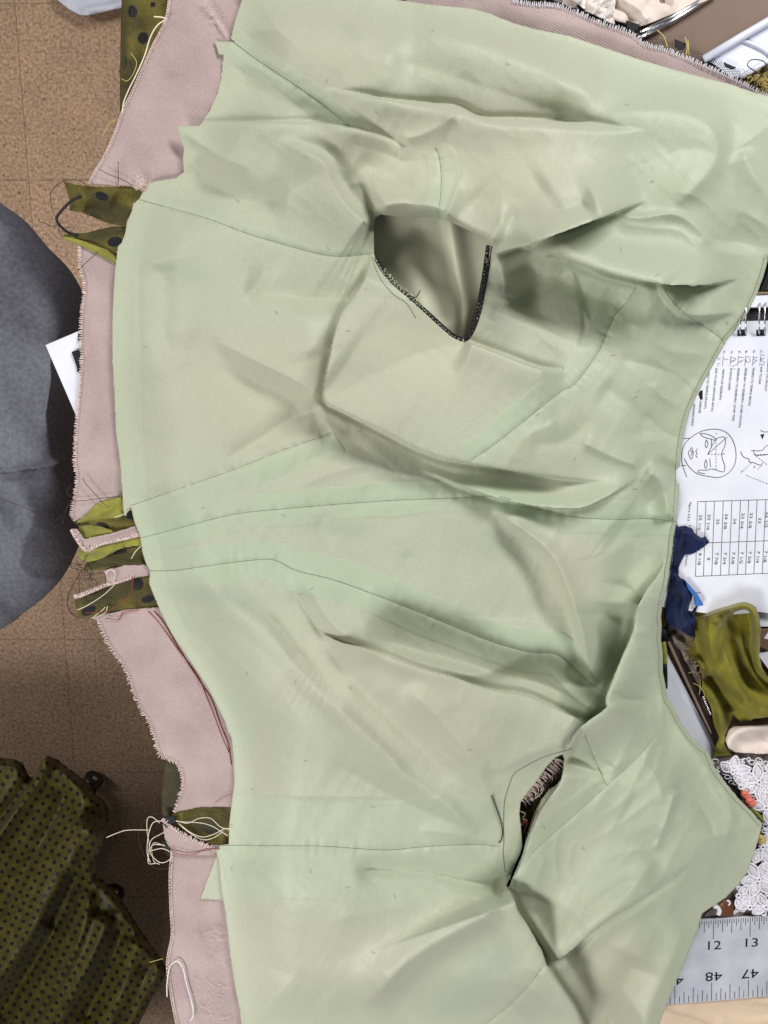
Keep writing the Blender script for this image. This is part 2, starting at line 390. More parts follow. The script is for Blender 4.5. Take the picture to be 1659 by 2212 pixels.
        me.polygons.add(len(fq)); me.polygons.foreach_set('loop_start', np.arange(0, fq.size, 4, dtype=np.int32))
        me.update(calc_edges=True); me.validate()
        me.polygons.foreach_set('use_smooth', np.ones(len(me.polygons), bool))
        if sharp: me.set_sharp_from_angle(angle=R(sharp))
        if tint or s.T.any():
            at = me.color_attributes.new('tint', 'FLOAT_COLOR', 'POINT')
            T = np.clip(np.concatenate([s.T[used], np.ones((used.sum(), 1))], 1), 0, 1); at.data.foreach_set('color', T.ravel().astype(np.float32))
        if uv is not None:
            uu, vv = uv(U[used], V[used]); l = me.uv_layers.new(name='UVMap'); vi = np.zeros(len(me.loops), np.int32); me.loops.foreach_get('vertex_index', vi)
            l.data.foreach_set('uv', np.stack([uu[vi], vv[vi]], 1).ravel().astype(np.float32))
        me.materials.append(M[m] if isinstance(m, str) else m); me.update()
        o = link(bpy.data.objects.new(name, me), parent)
        if thick:
            sd = o.modifiers.new('thickness', 'SOLIDIFY'); sd.thickness = thick * MM; sd.offset = -1
        return o
def dots(s, lst, comp=0, soft=1.2):
    for (u, v, ru, rv, ang) in lst:
        c_, s_ = math.cos(R(ang)), math.sin(R(ang)); x = (s.U - u) * c_ + (s.V - v) * s_; y = -(s.U - u) * s_ + (s.V - v) * c_
        d = np.sqrt((x / ru) ** 2 + (y / rv) ** 2); s.T[..., comp] = np.maximum(s.T[..., comp], np.clip((1 - d) * min(ru, rv) / soft + .5, 0, 1))
def roughen(pts, amp, step, seed=0, closed=True):
    r = random.Random(seed); out = []; n = len(pts)
    for i in range(n if closed else n - 1):
        a = pts[i]; b = pts[(i + 1) % n]; L_ = math.hypot(b[0] - a[0], b[1] - a[1]); k = max(1, int(L_ / step))
        for j in range(k):
            t = j / k; out.append((a[0] + (b[0] - a[0]) * t + r.uniform(-amp, amp), a[1] + (b[1] - a[1]) * t + r.uniform(-amp, amp)))
    if not closed: out.append(pts[-1])
    return out
def fringe(pts, z, ln, step, m, parent, name='frayed_edge', r=.16, seed=1, out=1, messy=.5, inset=2.):
    """short raw thread ends standing out along a cut edge; out=+1 right-hand side of the line"""
    q = smooth_line(pts, 8); rr = random.Random(seed); tb = TB(); d = np.diff(q, axis=0); L_ = np.hypot(d[:, 0], d[:, 1]); cum = np.concatenate([[0], np.cumsum(L_)])
    s = 0
    while s < cum[-1]:
        i = min(np.searchsorted(cum, s, 'right') - 1, len(d) - 1); t = (s - cum[i]) / max(L_[i], 1e-6); p = q[i] + d[i] * t
        tx, ty = d[i] / max(L_[i], 1e-6); nx, ny = -ty * out, tx * out
        l = ln * rr.uniform(1 - messy, 1 + messy); a = rr.uniform(-messy, messy) * 1.2; h = z(p[0], p[1]) if callable(z) else z
        pts_ = [(p[0] - nx * inset, p[1] - ny * inset, h + .5), (p[0] + nx * l * .5 + tx * a * l * .3, p[1] + ny * l * .5 + ty * a * l * .3, h + .6 + rr.uniform(0, .4)),
                (p[0] + nx * l + tx * a * l, p[1] + ny * l + ty * a * l, h + rr.uniform(-.6, .9))]
        pix_line(pts_, 0, r, tb, 2, 4)
        s += step * rr.uniform(.6, 1.4)
    # bound whip along the edge
    return tb.build(name, m, parent)
def slab(name, pts, z0, z1, m, parent=None, bev=0):
    """prism: outline in view coordinates taken at height z1, extruded straight down to z0 (mm)"""
    top = [PV(u, v, z1 * MM) for u, v in pts]; a = sum(top[i].x * top[(i + 1) % len(top)].y - top[(i + 1) % len(top)].x * top[i].y for i in range(len(top)))
    if a < 0: top = top[::-1]
    n = len(top); vs = top + [Vector((p.x, p.y, z0 * MM)) for p in top]
    fs = [tuple(range(n)), tuple(range(2 * n - 1, n - 1, -1))] + [(i, i + n, (i + 1) % n + n, (i + 1) % n) for i in range(n)]
    o = mesh_obj(name, vs, fs, m, parent, smooth=False)
    if bev: b = o.modifiers.new('bevel', 'BEVEL'); b.width = bev * MM; b.segments = 2
    return o
def text_geo(s, u, v, z, cap, ang, width=None, sx=1.0, bold=0.):
    """verts and faces of a string; (u,v) = where its baseline starts, cap = capital height in view px"""
    cu = bpy.data.curves.new('t', 'FONT'); cu.body = s; cu.size = 1; cu.resolution_u = 3; cu.extrude = .001; cu.offset = bold
    ob = bpy.data.objects.new('t', cu); sc.collection.objects.link(ob)
    me = bpy.data.meshes.new_from_object(ob.evaluated_get(bpy.context.evaluated_depsgraph_get()))
    vs = [v_.co.copy() for v_ in me.vertices]; fs = [tuple(p.vertices) for p in me.polygons]
    bpy.data.objects.remove(ob); bpy.data.curves.remove(cu); bpy.data.meshes.remove(me)
    o = PV(u, v, z * MM); k = (PV(u + 1, v, z * MM) - o).length
    wx = max(p.x for p in vs); cs = cap * k / .70; xs = cs * sx if width is None else width * k / wx
    c_, s_ = math.cos(R(ang)), math.sin(R(ang)); out = []
    for p in vs:
        x = p.x * xs; y = p.y * cs; out.append((o.x + x * c_ - y * s_, o.y + x * s_ + y * c_, o.z + p.z * .02))
    return out, fs
def texts(name, items, m, parent):
    V_, F_ = [], []
    for it in items:
        v, f = text_geo(*it[:6], **(it[6] if len(it) > 6 else {})); b = len(V_); V_ += v; F_ += [tuple(i + b for i in q) for q in f]
    return mesh_obj(name, V_, F_, m, parent, smooth=False)

# ------------------------------------------------------------------ setting: floor
FZ = -0.99
fm, fmap = floor_mat()
fl = mesh_obj('floor', [(-6, -6, 0), (6, -6, 0), (6, 6, 0), (-6, 6, 0)], [(0, 1, 2, 3)], fm, smooth=False)
fl.location = (0, 0, FZ); tag(fl, 'brown cork-speckled vinyl tile floor', None, kind='structure')
g = PV(62, 389, FZ); fmap.inputs['Location'].default_value = (-g.x * 1.0, -g.y, 0)
fl.rotation_euler = (0, 0, 0)

# table under the garment
tb_ = thing('table', 'brown work table carrying the bodice, papers and scraps', 'table')
slab('tabletop', [(305, -260), (2300, -260), (2300, 2700), (405, 2700)], -34, 0, 'wood', tb_, 1.5)
for (x, y) in ((-.1, .42), (-.02, -.5), (.8, .42), (.8, -.5)):
    mesh_obj('leg', [(x + a, y + b, z) for z in (FZ, -.034) for a, b in ((-.02, -.02), (.02, -.02), (.02, .02), (-.02, .02))],
             [(0, 1, 2, 3), (7, 6, 5, 4), (0, 4, 5, 1), (1, 5, 6, 2), (2, 6, 7, 3), (3, 7, 4, 0)], 'darkwood', tb_, False)

# ------------------------------------------------------------------ the bodice
bod = thing('bodice', 'unfinished bodice turned to its sage green lining, pink twill backing along its edges', 'garment')
OUT = ([(522, -30)] + A1([(1045, 0), (1015, 90), (1003, 140), (1000, 170), (1018, 180), (960, 181), (925, 176), (938, 210), (946, 236), (966, 236), (957, 330), (940, 400), (905, 480), (860, 544),
        (765, 545), (775, 590), (795, 640), (790, 690), (795, 740), (760, 770), (690, 780), (645, 790), (620, 830), (600, 860), (575, 880), (570, 910), (550, 960), (540, 1010), (525, 1050)])
       + A3([(510, 0), (498, 100), (490, 200), (485, 350), (487, 500), (495, 650), (500, 800), (515, 900), (525, 1000)])
       + A5([(530, 30), (535, 100), (545, 108), (550, 78), (566, 68), (580, 130), (605, 190), (608, 210), (615, 260), (630, 310), (648, 340), (645, 400), (665, 450), (690, 510), (740, 610), (800, 700), (860, 790), (905, 860), (940, 930), (970, 990), (985, 1040)])
       + A7([(1000, 0), (1010, 100), (1012, 200), (1000, 290), (990, 380), (988, 462), (950, 466), (935, 500), (945, 530), (950, 600), (960, 680), (975, 760), (985, 850), (995, 940), (1005, 1010), (1020, 1100), (1035, 1170), (1050, 1290)])
       + A8([(1175, 1290), (1190, 1238), (1230, 1130), (1270, 1040), (1310, 940), (1355, 830), (1375, 760), (1420, 730), (1480, 690), (1530, 640), (1570, 580), (1600, 500), (1620, 430), (1636, 374), (1620, 355), (1580, 310), (1530, 260), (1480, 200), (1430, 130), (1400, 60)])
       + A6([(1390, 1128), (1370, 1100), (1320, 1050), (1280, 990), (1250, 930), (1225, 890), (1215, 830), (1205, 780), (1205, 700), (1197, 640), (1200, 580), (1197, 540), (1205, 480), (1225, 400), (1232, 340), (1245, 260), (1250, 200), (1265, 130), (1268, 70)])
       + A4([(1275, 1050), (1278, 960), (1285, 870), (1300, 790), (1320, 720), (1350, 650), (1380, 590), (1420, 520), (1450, 465), (1480, 410), (1530, 350), (1560, 310), (1590, 255), (1615, 200), (1640, 130), (1659, 60)])
       + [(1720, 520), (1720, 225)] + A2([(1659, 415), (1600, 400), (1500, 365), (1380, 335), (1250, 300), (1100, 255), (950, 205), (800, 155), (650, 125), (560, 100), (450, 55), (370, 35), (200, 20), (60, 0)]) + [(820, -30)])
HOLE1 = [(808, 487), (812, 470), (822, 463), (870, 470), (930, 468), (947, 472), (965, 475), (1005, 495), (1045, 515), (1058, 528), (1053, 560), (1047, 600), (1038, 650), (1028, 690), (1015, 722), (1002, 735),
         (980, 725), (950, 700), (915, 668), (880, 635), (848, 607), (825, 580), (808, 550)]
HOLE2 = A8([(770, 73), (782, 100), (765, 180), (750, 200), (715, 225), (690, 260), (665, 310), (650, 350), (630, 400), (612, 450), (600, 500), (575, 560), (553, 610), (540, 650), (529, 640), (548, 600), (572, 540), (590, 500), (598, 470), (595, 420), (585, 330), (590, 280), (620, 240), (660, 190), (700, 130), (735, 92)])
S = Sheet(OUT, 2.4, 14, [HOLE1, HOLE2])
U, V = S.U, S.V
# broad body of the cloth
for b in [(1150, 380, 9, 330, 150, 5), (1000, 150, 5, 320, 90, 12), (620, 400, 4, 160, 90, 15), (420, 700, 3, 160, 200, 0), (960, 760, 4, 220, 140, 20), (1300, 900, 4, 140, 120, 0),
          (560, 1100, 2, 250, 120, 0), (900, 1250, 3, 220, 110, 15), (700, 1560, 8, 220, 130, 25), (1000, 1600, 6, 170, 130, 30), (700, 1950, 6, 200, 110, -10), (1380, 1700, 9, 120, 180, -20), (1330, 2050, 7, 110, 170, 20)]:
    S.blob(b[0], b[1], b[2] * 1.5, *b[3:])
db, s_, t_ = seg_field(U, V, np.array(OUT + [OUT[0]])); x_ = np.clip(db / 150, 0, 1); S.H += 15 * x_ * x_ * (3 - 2 * x_)
S.noise(1.8, 190, 130, 20, 3).noise(.7, 90, 60, -30, 5)
FS = 1.75
def f(pts, amp, wl, wr, ta=.15, tb=.15):
    a_ = abs(amp); mx = max(wl, wr)
    k = 1 if a_ <= 1.2 else (.8 if a_ < 2.7 and mx < 31 else (1.6 if a_ < 3.4 and mx < 35 else 2.65))
    if amp >= 5 and min(wl, wr) <= 5: wl, wr = (2.8 if wl <= 5 else wl), (2.8 if wr <= 5 else wr)
    S.fold(pts, amp * k, wl, wr, ta, tb, 1.15 if mx <= 20 else (1.35 if mx <= 30 else 1.6))
    nar = min(wl, wr)
    if amp >= 5 and nar <= 5:                 # the cloth tucks in under a fold that overhangs
        l = smooth_line(pts, 4); d = np.gradient(l, axis=0); n = np.stack([-d[:, 1], d[:, 0]], 1) / np.maximum(np.hypot(d[:, 0], d[:, 1]), 1e-6)[:, None]
        low = 1 if wr == nar else -1
        S.fold(l + n * 6 * low, -amp * .5, 9, 9, ta, tb, 2., 1)
        S.lip(pts, low, min(9, amp * .8), ta=ta, tb=tb)
f([(385, 268), (540, 268), (680, 267), (780, 284), (850, 309), (900, 330)], 6, 3, 60, 0, .35)
f([(455, 160), (560, 190), (660, 240), (740, 275)], -4, 60, 40, .2, .2)
f(A1([(1180, 600), (1300, 650), (1400, 705), (1440, 800), (1500, 890), (1570, 955), (1612, 975)]), 6, 11, 80, .3, .08)
f(A1([(800, 700), (900, 800), (1050, 850), (1250, 870)]), -3.5, 40, 40)
f([(770, 340), (830, 375), (880, 400), (920, 440)], -2, 26, 34)
f([(745, 400), (800, 392), (850, 405), (880, 440)], 1.6, 14, 12)
f([(750, 300), (830, 330), (880, 350), (935, 340)], -2.5, 16, 16)
f([(690, 190), (830, 217), (905, 225), (985, 232), (1040, 257), (1130, 260), (1255, 268), (1330, 278), (1410, 284)], 5.5, 5, 60, .2, .35)
f([(830, 217), (980, 232), (1060, 258), (1200, 265), (1400, 280)], -3, 40, 8, .2, .3)
f([(862, 300), (900, 292), (950, 270), (990, 240)], 3, 10, 18)
f([(870, 292), (930, 280), (965, 255)], -2, 8, 8)
f(A2([(0, 250), (300, 330), (600, 430), (900, 500)]), -3.5, 45, 60)
f(A2([(100, 140), (400, 190), (650, 290), (850, 400), (950, 440)]), 2.5, 60, 40)
f(A2([(850, 500), (1000, 500), (1100, 480), (1250, 480), (1380, 525), (1440, 610), (1430, 700), (1350, 800), (1250, 880), (1150, 920)]), 3.4, 24, 55, .3, .25)
f(A2([(1480, 480), (1490, 700), (1510, 950), (1495, 1100)]), -3, 50, 50, .3, .1)
f(A2([(1540, 640), (1600, 760), (1680, 860)]), 3, 18, 30, .2, 0)
f(A2([(360, 830), (450, 880), (600, 850), (720, 780)]), -1.8, 50, 60)
f(A2([(1000, 920), (1100, 940), (1250, 925), (1350, 980), (1430, 1080)]), 3.2, 9, 20)
f(A2([(1000, 960), (1150, 985), (1280, 1000), (1380, 1090)]), 2, 9, 14)
f(A2([(1250, 830), (1350, 850), (1450, 930)]), 1.5, 10, 14)
f([(1040, 558), (1095, 540), (1150, 521), (1210, 499), (1290, 470), (1350, 449), (1400, 432)], 12, 105, 3, .3, .3)
f([(800, 460), (850, 440), (930, 445), (990, 470)], 7, 45, 22, .2, .2)
f([(950, 474), (1005, 495), (1050, 520), (1080, 536)], 5, 60, 2, .1, .2)
f([(1080, 570), (1200, 600), (1300, 650), (1420, 660)], -4, 50, 60, .2, .3)
f([(1100, 530), (1150, 536), (1200, 545), (1235, 560), (1280, 575), (1330, 590), (1390, 603), (1460, 612), (1530, 612), (1600, 600)], 11, 60, 4, .2, .2)
f([(1180, 560), (1250, 590), (1330, 620), (1410, 630)], -4, 8, 60, .2, .3)
f(A4([(1180, 150), (1230, 230), (1290, 290), (1380, 305), (1530, 280)]), 4, 50, 5, .1, .3)
f(A4([(960, 420), (1040, 340), (1120, 360), (1230, 450), (1370, 470), (1420, 500)]), 2.5, 14, 26)
f(A4([(1000, 480), (1150, 520), (1260, 560), (1340, 630)]), -2.5, 14, 14)
f(A4([(1170, 580), (1190, 640), (1290, 700)]), 2.2, 10, 14)
f(A4([(1120, 720), (1200, 800), (1290, 840)]), -2.4, 12, 12)
f(A4([(930, 600), (1040, 680), (1110, 760), (1120, 850)]), -3, 30, 30)
f(A4([(620, 860), (750, 850), (830, 810), (900, 730)]), -2.6, 22, 18)
f(A4([(540, 950), (560, 880), (640, 810), (760, 760)]), 2.6, 10, 30)
f(A4([(480, 20), (520, 150), (500, 260)]), 3, 24, 24); f(A4([(590, 30), (660, 120), (590, 300)]), -4, 34, 34)
f(A4([(770, 30), (830, 150), (870, 290), (900, 345)]), 2, 3, 26, .2, .2)
f([(803, 548), (790, 601), (765, 641), (740, 676), (725, 721), (715, 771), (707, 816), (702, 851), (704, 866), (725, 879), (775, 903), (830, 931), (900, 967), (960, 988), (1014, 998), (1104, 1015), (1204, 1030), (1264, 1036), (1330, 1040)],
  8, 190, 3, .06, .25)
f([(1000, 737), (1080, 766), (1160, 796), (1225, 806)], 5, 4, 60, .1, .25)
f([(1075, 560), (1085, 640), (1060, 700)], -2.4, 16, 20); f([(1120, 560), (1150, 640), (1130, 700)], -1.6, 70, 70); f([(1240, 590), (1262, 690), (1250, 760)], -2, 20, 6)
f([(1080, 470), (1180, 468), (1290, 430)], -3.5, 36, 30); pass
f([(730, 905), (830, 955), (960, 1015), (1100, 1045), (1260, 1070)], -3, 26, 26, .2, .2)
f([(900, 1010), (995, 1048), (1067, 1072), (1139, 1089), (1211, 1097), (1259, 1095), (1307, 1074), (1345, 1052), (1385, 1024)], 6, 30, 4, .35, .2)
f([(1389, 1014), (1425, 1035), (1440, 1080), (1445, 1130)], 4, 16, 24); f([(1250, 950), (1320, 985), (1385, 1010)], 3, 18, 12)
f([(425, 706), (500, 750), (550, 776), (650, 826), (704, 860)], 4.2, 110, 24, .5, .1)
f([(380, 730), (470, 790), (580, 850), (680, 900)], -1.6, 60, 90)
f([(340, 560), (360, 640), (355, 720), (385, 790)], -1.8, 40, 34)
f([(520, 620), (640, 640), (735, 645)], -3.5, 40, 30, .2, 0); f([(560, 600), (650, 680), (680, 780)], 2.2, 45, 45)
f([(700, 880), (620, 910), (560, 950), (470, 1000)], -3.2, 26, 20, .1, .3)
f([(540, 985), (600, 960), (660, 950), (760, 935)], 2.5, 20, 14)
f([(500, 1060), (600, 1030), (680, 990), (760, 960), (820, 1000)], -2.4, 18, 24); f([(620, 1060), (760, 1010), (850, 1020), (980, 1050)], 2.2, 16, 10)
f([(700, 1110), (690, 1150), (720, 1190)], -1.6, 12, 12)
f([(1060, 1095), (1130, 1147), (1180, 1187), (1212, 1236), (1237, 1302), (1257, 1362), (1272, 1442), (1297, 1487)], 5, 30, 9, .15, .1)
f([(1050, 1100), (1140, 1220), (1175, 1330), (1160, 1400)], -3.2, 55, 75, .4, .3)
f([(1280, 1220), (1350, 1180), (1420, 1100)], 2, 24, 30); f([(1290, 1340), (1340, 1260), (1420, 1180)], -2, 20, 26)
f([(1240, 1300), (1250, 1380), (1265, 1450)], 2.5, 5, 16)
f([(1443, 1195), (1425, 1235), (1395, 1282), (1376, 1327), (1371, 1362), (1350, 1412), (1325, 1472), (1311, 1512), (1312, 1531), (1270, 1562), (1240, 1590), (1222, 1625), (1215, 1650)], 11, 55, 3, .25, .2)
f([(1345, 1300), (1335, 1380), (1305, 1450), (1265, 1520)], -7, 34, 60)
f([(590, 1209), (640, 1232), (680, 1290), (720, 1350), (790, 1395), (870, 1430), (960, 1450), (1040, 1455), (1110, 1430), (1160, 1390), (1195, 1340)], 5, 60, 22, .3, .3)
f([(680, 1355), (725, 1384), (775, 1400), (829, 1418), (904, 1447), (979, 1467), (1054, 1492), (1129, 1502), (1179, 1522), (1229, 1547), (1268, 1564)], 10, 3, 150, .2, .05)
f([(780, 1370), (900, 1405), (1050, 1445), (1180, 1480), (1270, 1530)], -6, 60, 34)
f([(395, 1225), (450, 1262), (500, 1302), (575, 1362), (640, 1442), (725, 1527), (829, 1625), (880, 1680), (954, 1730), (1004, 1776), (1060, 1816)], 2.9, 20, 46, .2, .1)
f([(480, 1330), (570, 1410), (650, 1500), (760, 1600)], -1.6, 26, 30)
f([(615, 1240), (650, 1302), (690, 1362), (725, 1422), (775, 1487), (840, 1550), (930, 1640), (1000, 1720)], -2.4, 34, 12, .15, .3)
f([(870, 1480), (960, 1560), (1030, 1660), (1075, 1780)], 3, 30, 30); f([(960, 1520), (1040, 1610), (1080, 1700)], -2.4, 26, 22)
f([(700, 1640), (850, 1720), (960, 1770), (1070, 1822)], -2.6, 18, 20); f([(900, 1790), (1000, 1805), (1075, 1826)], 2.2, 12, 14)
f([(500, 1712), (620, 1718), (760, 1722), (900, 1722)], 1.6, 14, 5, 0, .4)
f([(510, 1785), (530, 1810), (560, 1827)], 1.5, 6, 8)
f([(1020, 1650), (1080, 1660), (1140, 1630), (1230, 1600)], 2.4, 24, 20)
f([(1096, 1915), (1108, 1945), (1118, 1972), (1139, 2003), (1169, 2058), (1180, 2088), (1209, 2133), (1239, 2178), (1262, 2230)], 10, 3, 140, .12, 0)
f([(1090, 1958), (1030, 1988), (955, 2028), (880, 2078), (829, 2128), (760, 2185)], 6.5, 26, 50, .15, .3)
f([(1080, 1985), (980, 2050), (900, 2120), (830, 2212)], -1.9, 70, 60)
f([(1090, 1925), (1000, 1900), (900, 1880), (760, 1880)], -3.5, 26, 24, .05); f([(1080, 1940), (980, 1940), (860, 1960), (700, 1990)], 2.2, 22, 26, .05)
f([(540, 1870), (560, 1900), (600, 1960)], -1.8, 30, 30); f([(540, 2080), (640, 2110), (720, 2160)], -2, 26, 20)
f([(1000, 1810), (1050, 1860), (1075, 1900)], -2.6, 12, 12)
f([(1184, 2086), (1229, 2055), (1279, 2010), (1319, 1979), (1379, 1943), (1450, 1895), (1500, 1850)], 8, 90, 4, .07, .45)
f([(1210, 2120), (1270, 2080), (1340, 2020), (1440, 1960)], -2.6, 40, 70)
f([(1450, 1950), (1430, 1900), (1410, 1850), (1400, 1780)], -2.2, 50, 50, .5, .3); f([(1380, 2060), (1340, 2140), (1310, 2220)], -4, 50, 40, .2, 0)
f([(1480, 1960), (1460, 2050), (1410, 2160), (1390, 2220)], 3, 46, 30, .5, 0)
for q, a, wl, wr in [([(1260, 220), (1230, 330), (1190, 440), (1160, 500)], 3, 8, 16), ([(1010, 110), (1080, 200), (1060, 300), (1000, 400)], -2, 20, 20), ([(760, 400), (740, 500), (750, 640)], 1.8, 10, 12),
                     ([(900, 560), (1020, 500), (1150, 480), (1250, 440)], 2.4, 12, 20), ([(1330, 260), (1400, 350), (1430, 440)], -2, 12, 12), ([(1450, 200), (1500, 320), (1470, 460)], 1.8, 12, 14), ([(1380, 120), (1440, 250), (1530, 380)], 1.6, 14, 12),
                     ([(1100, 90), (1180, 180), (1200, 300)], 1.6, 12, 12), ([(700, 500), (660, 620), (620, 760)], 1.8, 14, 12), ([(1180, 500), (1100, 620), (960, 760), (840, 850)], 2.2, 16, 22), ([(1200, 30), (1180, 130), (1130, 200)], 1.4, 9, 12),
                     ([(820, 450), (800, 560), (830, 640)], 1.4, 8, 10)]:
    f(A8(q), a, wl, wr)
for q, a, wl, wr in [([(1060, 560), (1000, 560), (1100, 440), (1200, 380)], 0.1, 9, 9), ([(990, 830), (1080, 800), (1170, 770)], 2.2, 10, 10), ([(1060, 640), (1140, 700), (1200, 720)], 1.8, 10, 12),
                     ([(1090, 540), (1150, 560), (1200, 500)], 2, 10, 12), ([(980, 870), (1080, 900), (1210, 880)], -1.8, 10, 10), ([(1110, 640), (1090, 560), (1130, 450)], 1.5, 8, 12)]:
    f(A6(q), a, wl, wr)
f([(1221, 1645), (1206, 1695), (1170, 1750), (1148, 1800), (1128, 1860), (1100, 1912)], 6, 75, 3, .1, .1)
f([(1422, 1240), (1408, 1300), (1405, 1360), (1412, 1420), (1422, 1490), (1445, 1545), (1490, 1610), (1550, 1690), (1600, 1745)], 2.6, 14, 16, .2, .2)
for y in range(9): f([(1360 + 8 * abs(y - 4), 1270 + y * 34), (1400, 1255 + y * 36), (1436, 1262 + y * 35)], 1.1 + .5 * (y % 3), 9, 15, .3, .1)
f([(1475, 1000), (1440, 1060), (1380, 1100)], -3, 22, 26); f([(1320, 1130), (1370, 1180), (1330, 1290)], -3.5, 50, 50)
f([(1125, 1925), (1160, 1975), (1200, 2040), (1250, 2110), (1300, 2190)], -2.6, 60, 40, .2, 0)
# fine drag wrinkles: shoulder pieces and right edge
mk = np.clip(1 - np.hypot((U - 1380) / 230, (V - 1740) / 260), 0, 1) ** .6
S.H += mk * (1.3 * ridged(U, V, 46, 230, R(25), seed=11) + .8 * ridged(U, V, 34, 170, R(52), seed=12))
mk = np.clip(1 - np.hypot((U - 1450) / 190, (V - 740) / 330), 0, 1) ** .7
S.H += mk * (.8 * ridged(U, V, 50, 150, R(-55), seed=13) + .5 * ridged(U, V, 36, 120, R(-30), seed=16))
mk = np.clip(1 - np.hypot((U - 880) / 110, (V - 360) / 110), 0, 1) ** .7; S.H += 1.8 * mk * ridged(U, V, 50, 120, R(40), seed=14)
mk = np.clip(1 - np.hypot((U - 700) / 300, (V - 1080) / 150), 0, 1) ** .7; S.noise(.6, 70, 22, -25, 15, mk)
S.H += .22 * ridged(U, V, 34, 90, R(30), seed=71) + .2 * ridged(U, V, 26, 60, R(-50), seed=72) + .1 * vnoise(U, V, 7, 16, R(20), 73)
# seams: pressed grooves with small puckers
SEAMS = [
    [(500, 88), (560, 132), (640, 185), (700, 228), (757, 274)],
    A1([(600, 862), (740, 900), (900, 945), (1080, 1012), (1250, 1062), (1400, 1100), (1500, 1106), (1612, 1092)]),
    [(940, 318), (949, 340), (953, 380), (952, 420), (946, 470)],
    A4([(1105, 150), (1050, 240), (1000, 295), (965, 370), (930, 450), (870, 540), (815, 605), (770, 625), (650, 720), (500, 840), (370, 930)]),
    A4([(1195, 165), (1240, 235), (1310, 300), (1370, 340), (1450, 395), (1472, 430)]),
    A3([(565, 1122), (800, 1040), (1000, 970), (1200, 890), (1400, 820), (1440, 800)]),
    [(305, 1162), (400, 1137), (500, 1112), (600, 1100), (830, 1082), (980, 1076), (1080, 1073), (1130, 1090), (1230, 1115), (1330, 1122), (1395, 1120), (1462, 1127)],
    [(325, 1233), (375, 1232), (450, 1222), (525, 1212), (590, 1209), (640, 1232), (725, 1254), (830, 1292), (944, 1337), (1054, 1382), (1140, 1407), (1200, 1412), (1240, 1442), (1270, 1472), (1300, 1492)],
    [(472, 1829), (495, 1826), (625, 1827), (700, 1828), (829, 1836), (904, 1830), (979, 1825), (1039, 1824), (1079, 1829)],
    A8([(1175, -10), (1100, 80), (960, 210), (850, 310), (760, 390), (660, 480), (600, 560), (562, 640)]),
    A8([(868, -10), (900, 70), (935, 150), (960, 208)]),
    A8([(700, 965), (650, 1040), (560, 1140), (440, 1238), (400, 1270)]),
]
for i, q in enumerate(SEAMS):
    f(q, -1.2, 5, 5, .02, .02)
    l = smooth_line(q, 6); d, s_, t = seg_field(U, V, l)
    S.H += vnoise(t * 900 * len(q) / 6, d, 23, 60, 0, 40 + i) * .5 * np.exp(-(d / 20) ** 2)
f([(300, 520), (303, 700), (308, 900), (318, 1060), (345, 1180), (372, 1290), (430, 1420)], -.5, 2.5, 5, .1, .1)
f(A7([(1075, 0), (1090, 200), (1085, 400)]), -.4, 3, 4); f(A7([(1045, 560), (1060, 700), (1080, 900)]), -.5, 3, 4)
# the rolled neckline edge and the cut left edge sink to the layers below
NECK = A4([(1659, 60), (1640, 130), (1615, 200), (1590, 255), (1560, 310), (1530, 350), (1480, 410), (1450, 465), (1420, 520), (1380, 590), (1350, 650), (1320, 720), (1300, 790), (1285, 870), (1278, 960), (1275, 1050)]) + \
       A6([(1268, 70), (1265, 130), (1250, 200), (1245, 260), (1232, 340), (1225, 400), (1205, 480), (1197, 540), (1200, 580), (1197, 640), (1205, 700), (1205, 780), (1215, 830), (1225, 890), (1250, 930), (1280, 990), (1320, 1050), (1370, 1100)]) + \
       A8([(1400, 60), (1430, 130), (1480, 200), (1530, 260), (1580, 310), (1620, 355), (1636, 374)])
d, s_, t = seg_field(U, V, np.array(NECK)); S.H -= 3 * np.exp(-(d / 7) ** 2)
d, s_, t = seg_field(U, V, np.array(OUT[1:78])); k = np.exp(-(d / 60) ** 2); S.H = S.H * (1 - k) + (8 + (S.H - 14) * .3) * k
d, s_, t = seg_field(U, V, np.array(HOLE1[:11])); S.H -= 9 * np.exp(-(d / 7) ** 1.6)
S.H = blur(S.H, 1)
S.H = np.where(U < 560, np.maximum(S.H, 6.8), np.maximum(S.H, 2.5))
# colour of the doubled cloth where seam allowances lie beneath, and of the dotted silk showing through
def band(q, wl, wr, amt, soft=3.):
    l = smooth_line(q, 5); d, s_, t = seg_field(U, V, l); sd = d * np.sign(s_) + vnoise(U, V, 60, 60, .3, 50) * 5; amt = amt * (.75 + .45 * vnoise(U, V, 110, 90, .6, 51))
    m = np.clip((sd + wl) / soft, 0, 1) * np.clip((wr - sd) / soft, 0, 1) * amt * ((t > .002) & (t < .998))
    S.T[..., 0] = np.maximum(S.T[..., 0], m)
band(SEAMS[3], 0, 44, 1); band(SEAMS[3], 30, 0, .5); band(SEAMS[6], 40, 36, .95); band(SEAMS[7], 46, 46, 1); band(SEAMS[5], 0, 50, .9)
band(SEAMS[1], 20, 0, .5); band(SEAMS[2], 36, 34, .8); band(SEAMS[8], 106, 118, .6); band(SEAMS[9], 36, 36, .5); band(SEAMS[0], 30, 34, .6); band(NECK, 0, 34, .5)
band(OUT[30:62], 48, 0, .35); band(OUT[30:62], 0, 48, .35)
S.T[..., 0] = np.maximum(S.T[..., 0], .3 * (np.clip((U - 1180) / 250, 0, 1)))
S.H += S.T[..., 0] * .55
def patch(comp, u, v, ru, rv, ang, amt):
    c_, s2 = math.cos(R(ang)), math.sin(R(ang)); x = (U - u) * c_ + (V - v) * s2; y = -(U - u) * s2 + (V - v) * c_
    S.T[..., comp] = np.maximum(S.T[..., comp], amt * np.exp(-((x / ru) ** 2 + (y / rv) ** 2) ** 1.5))
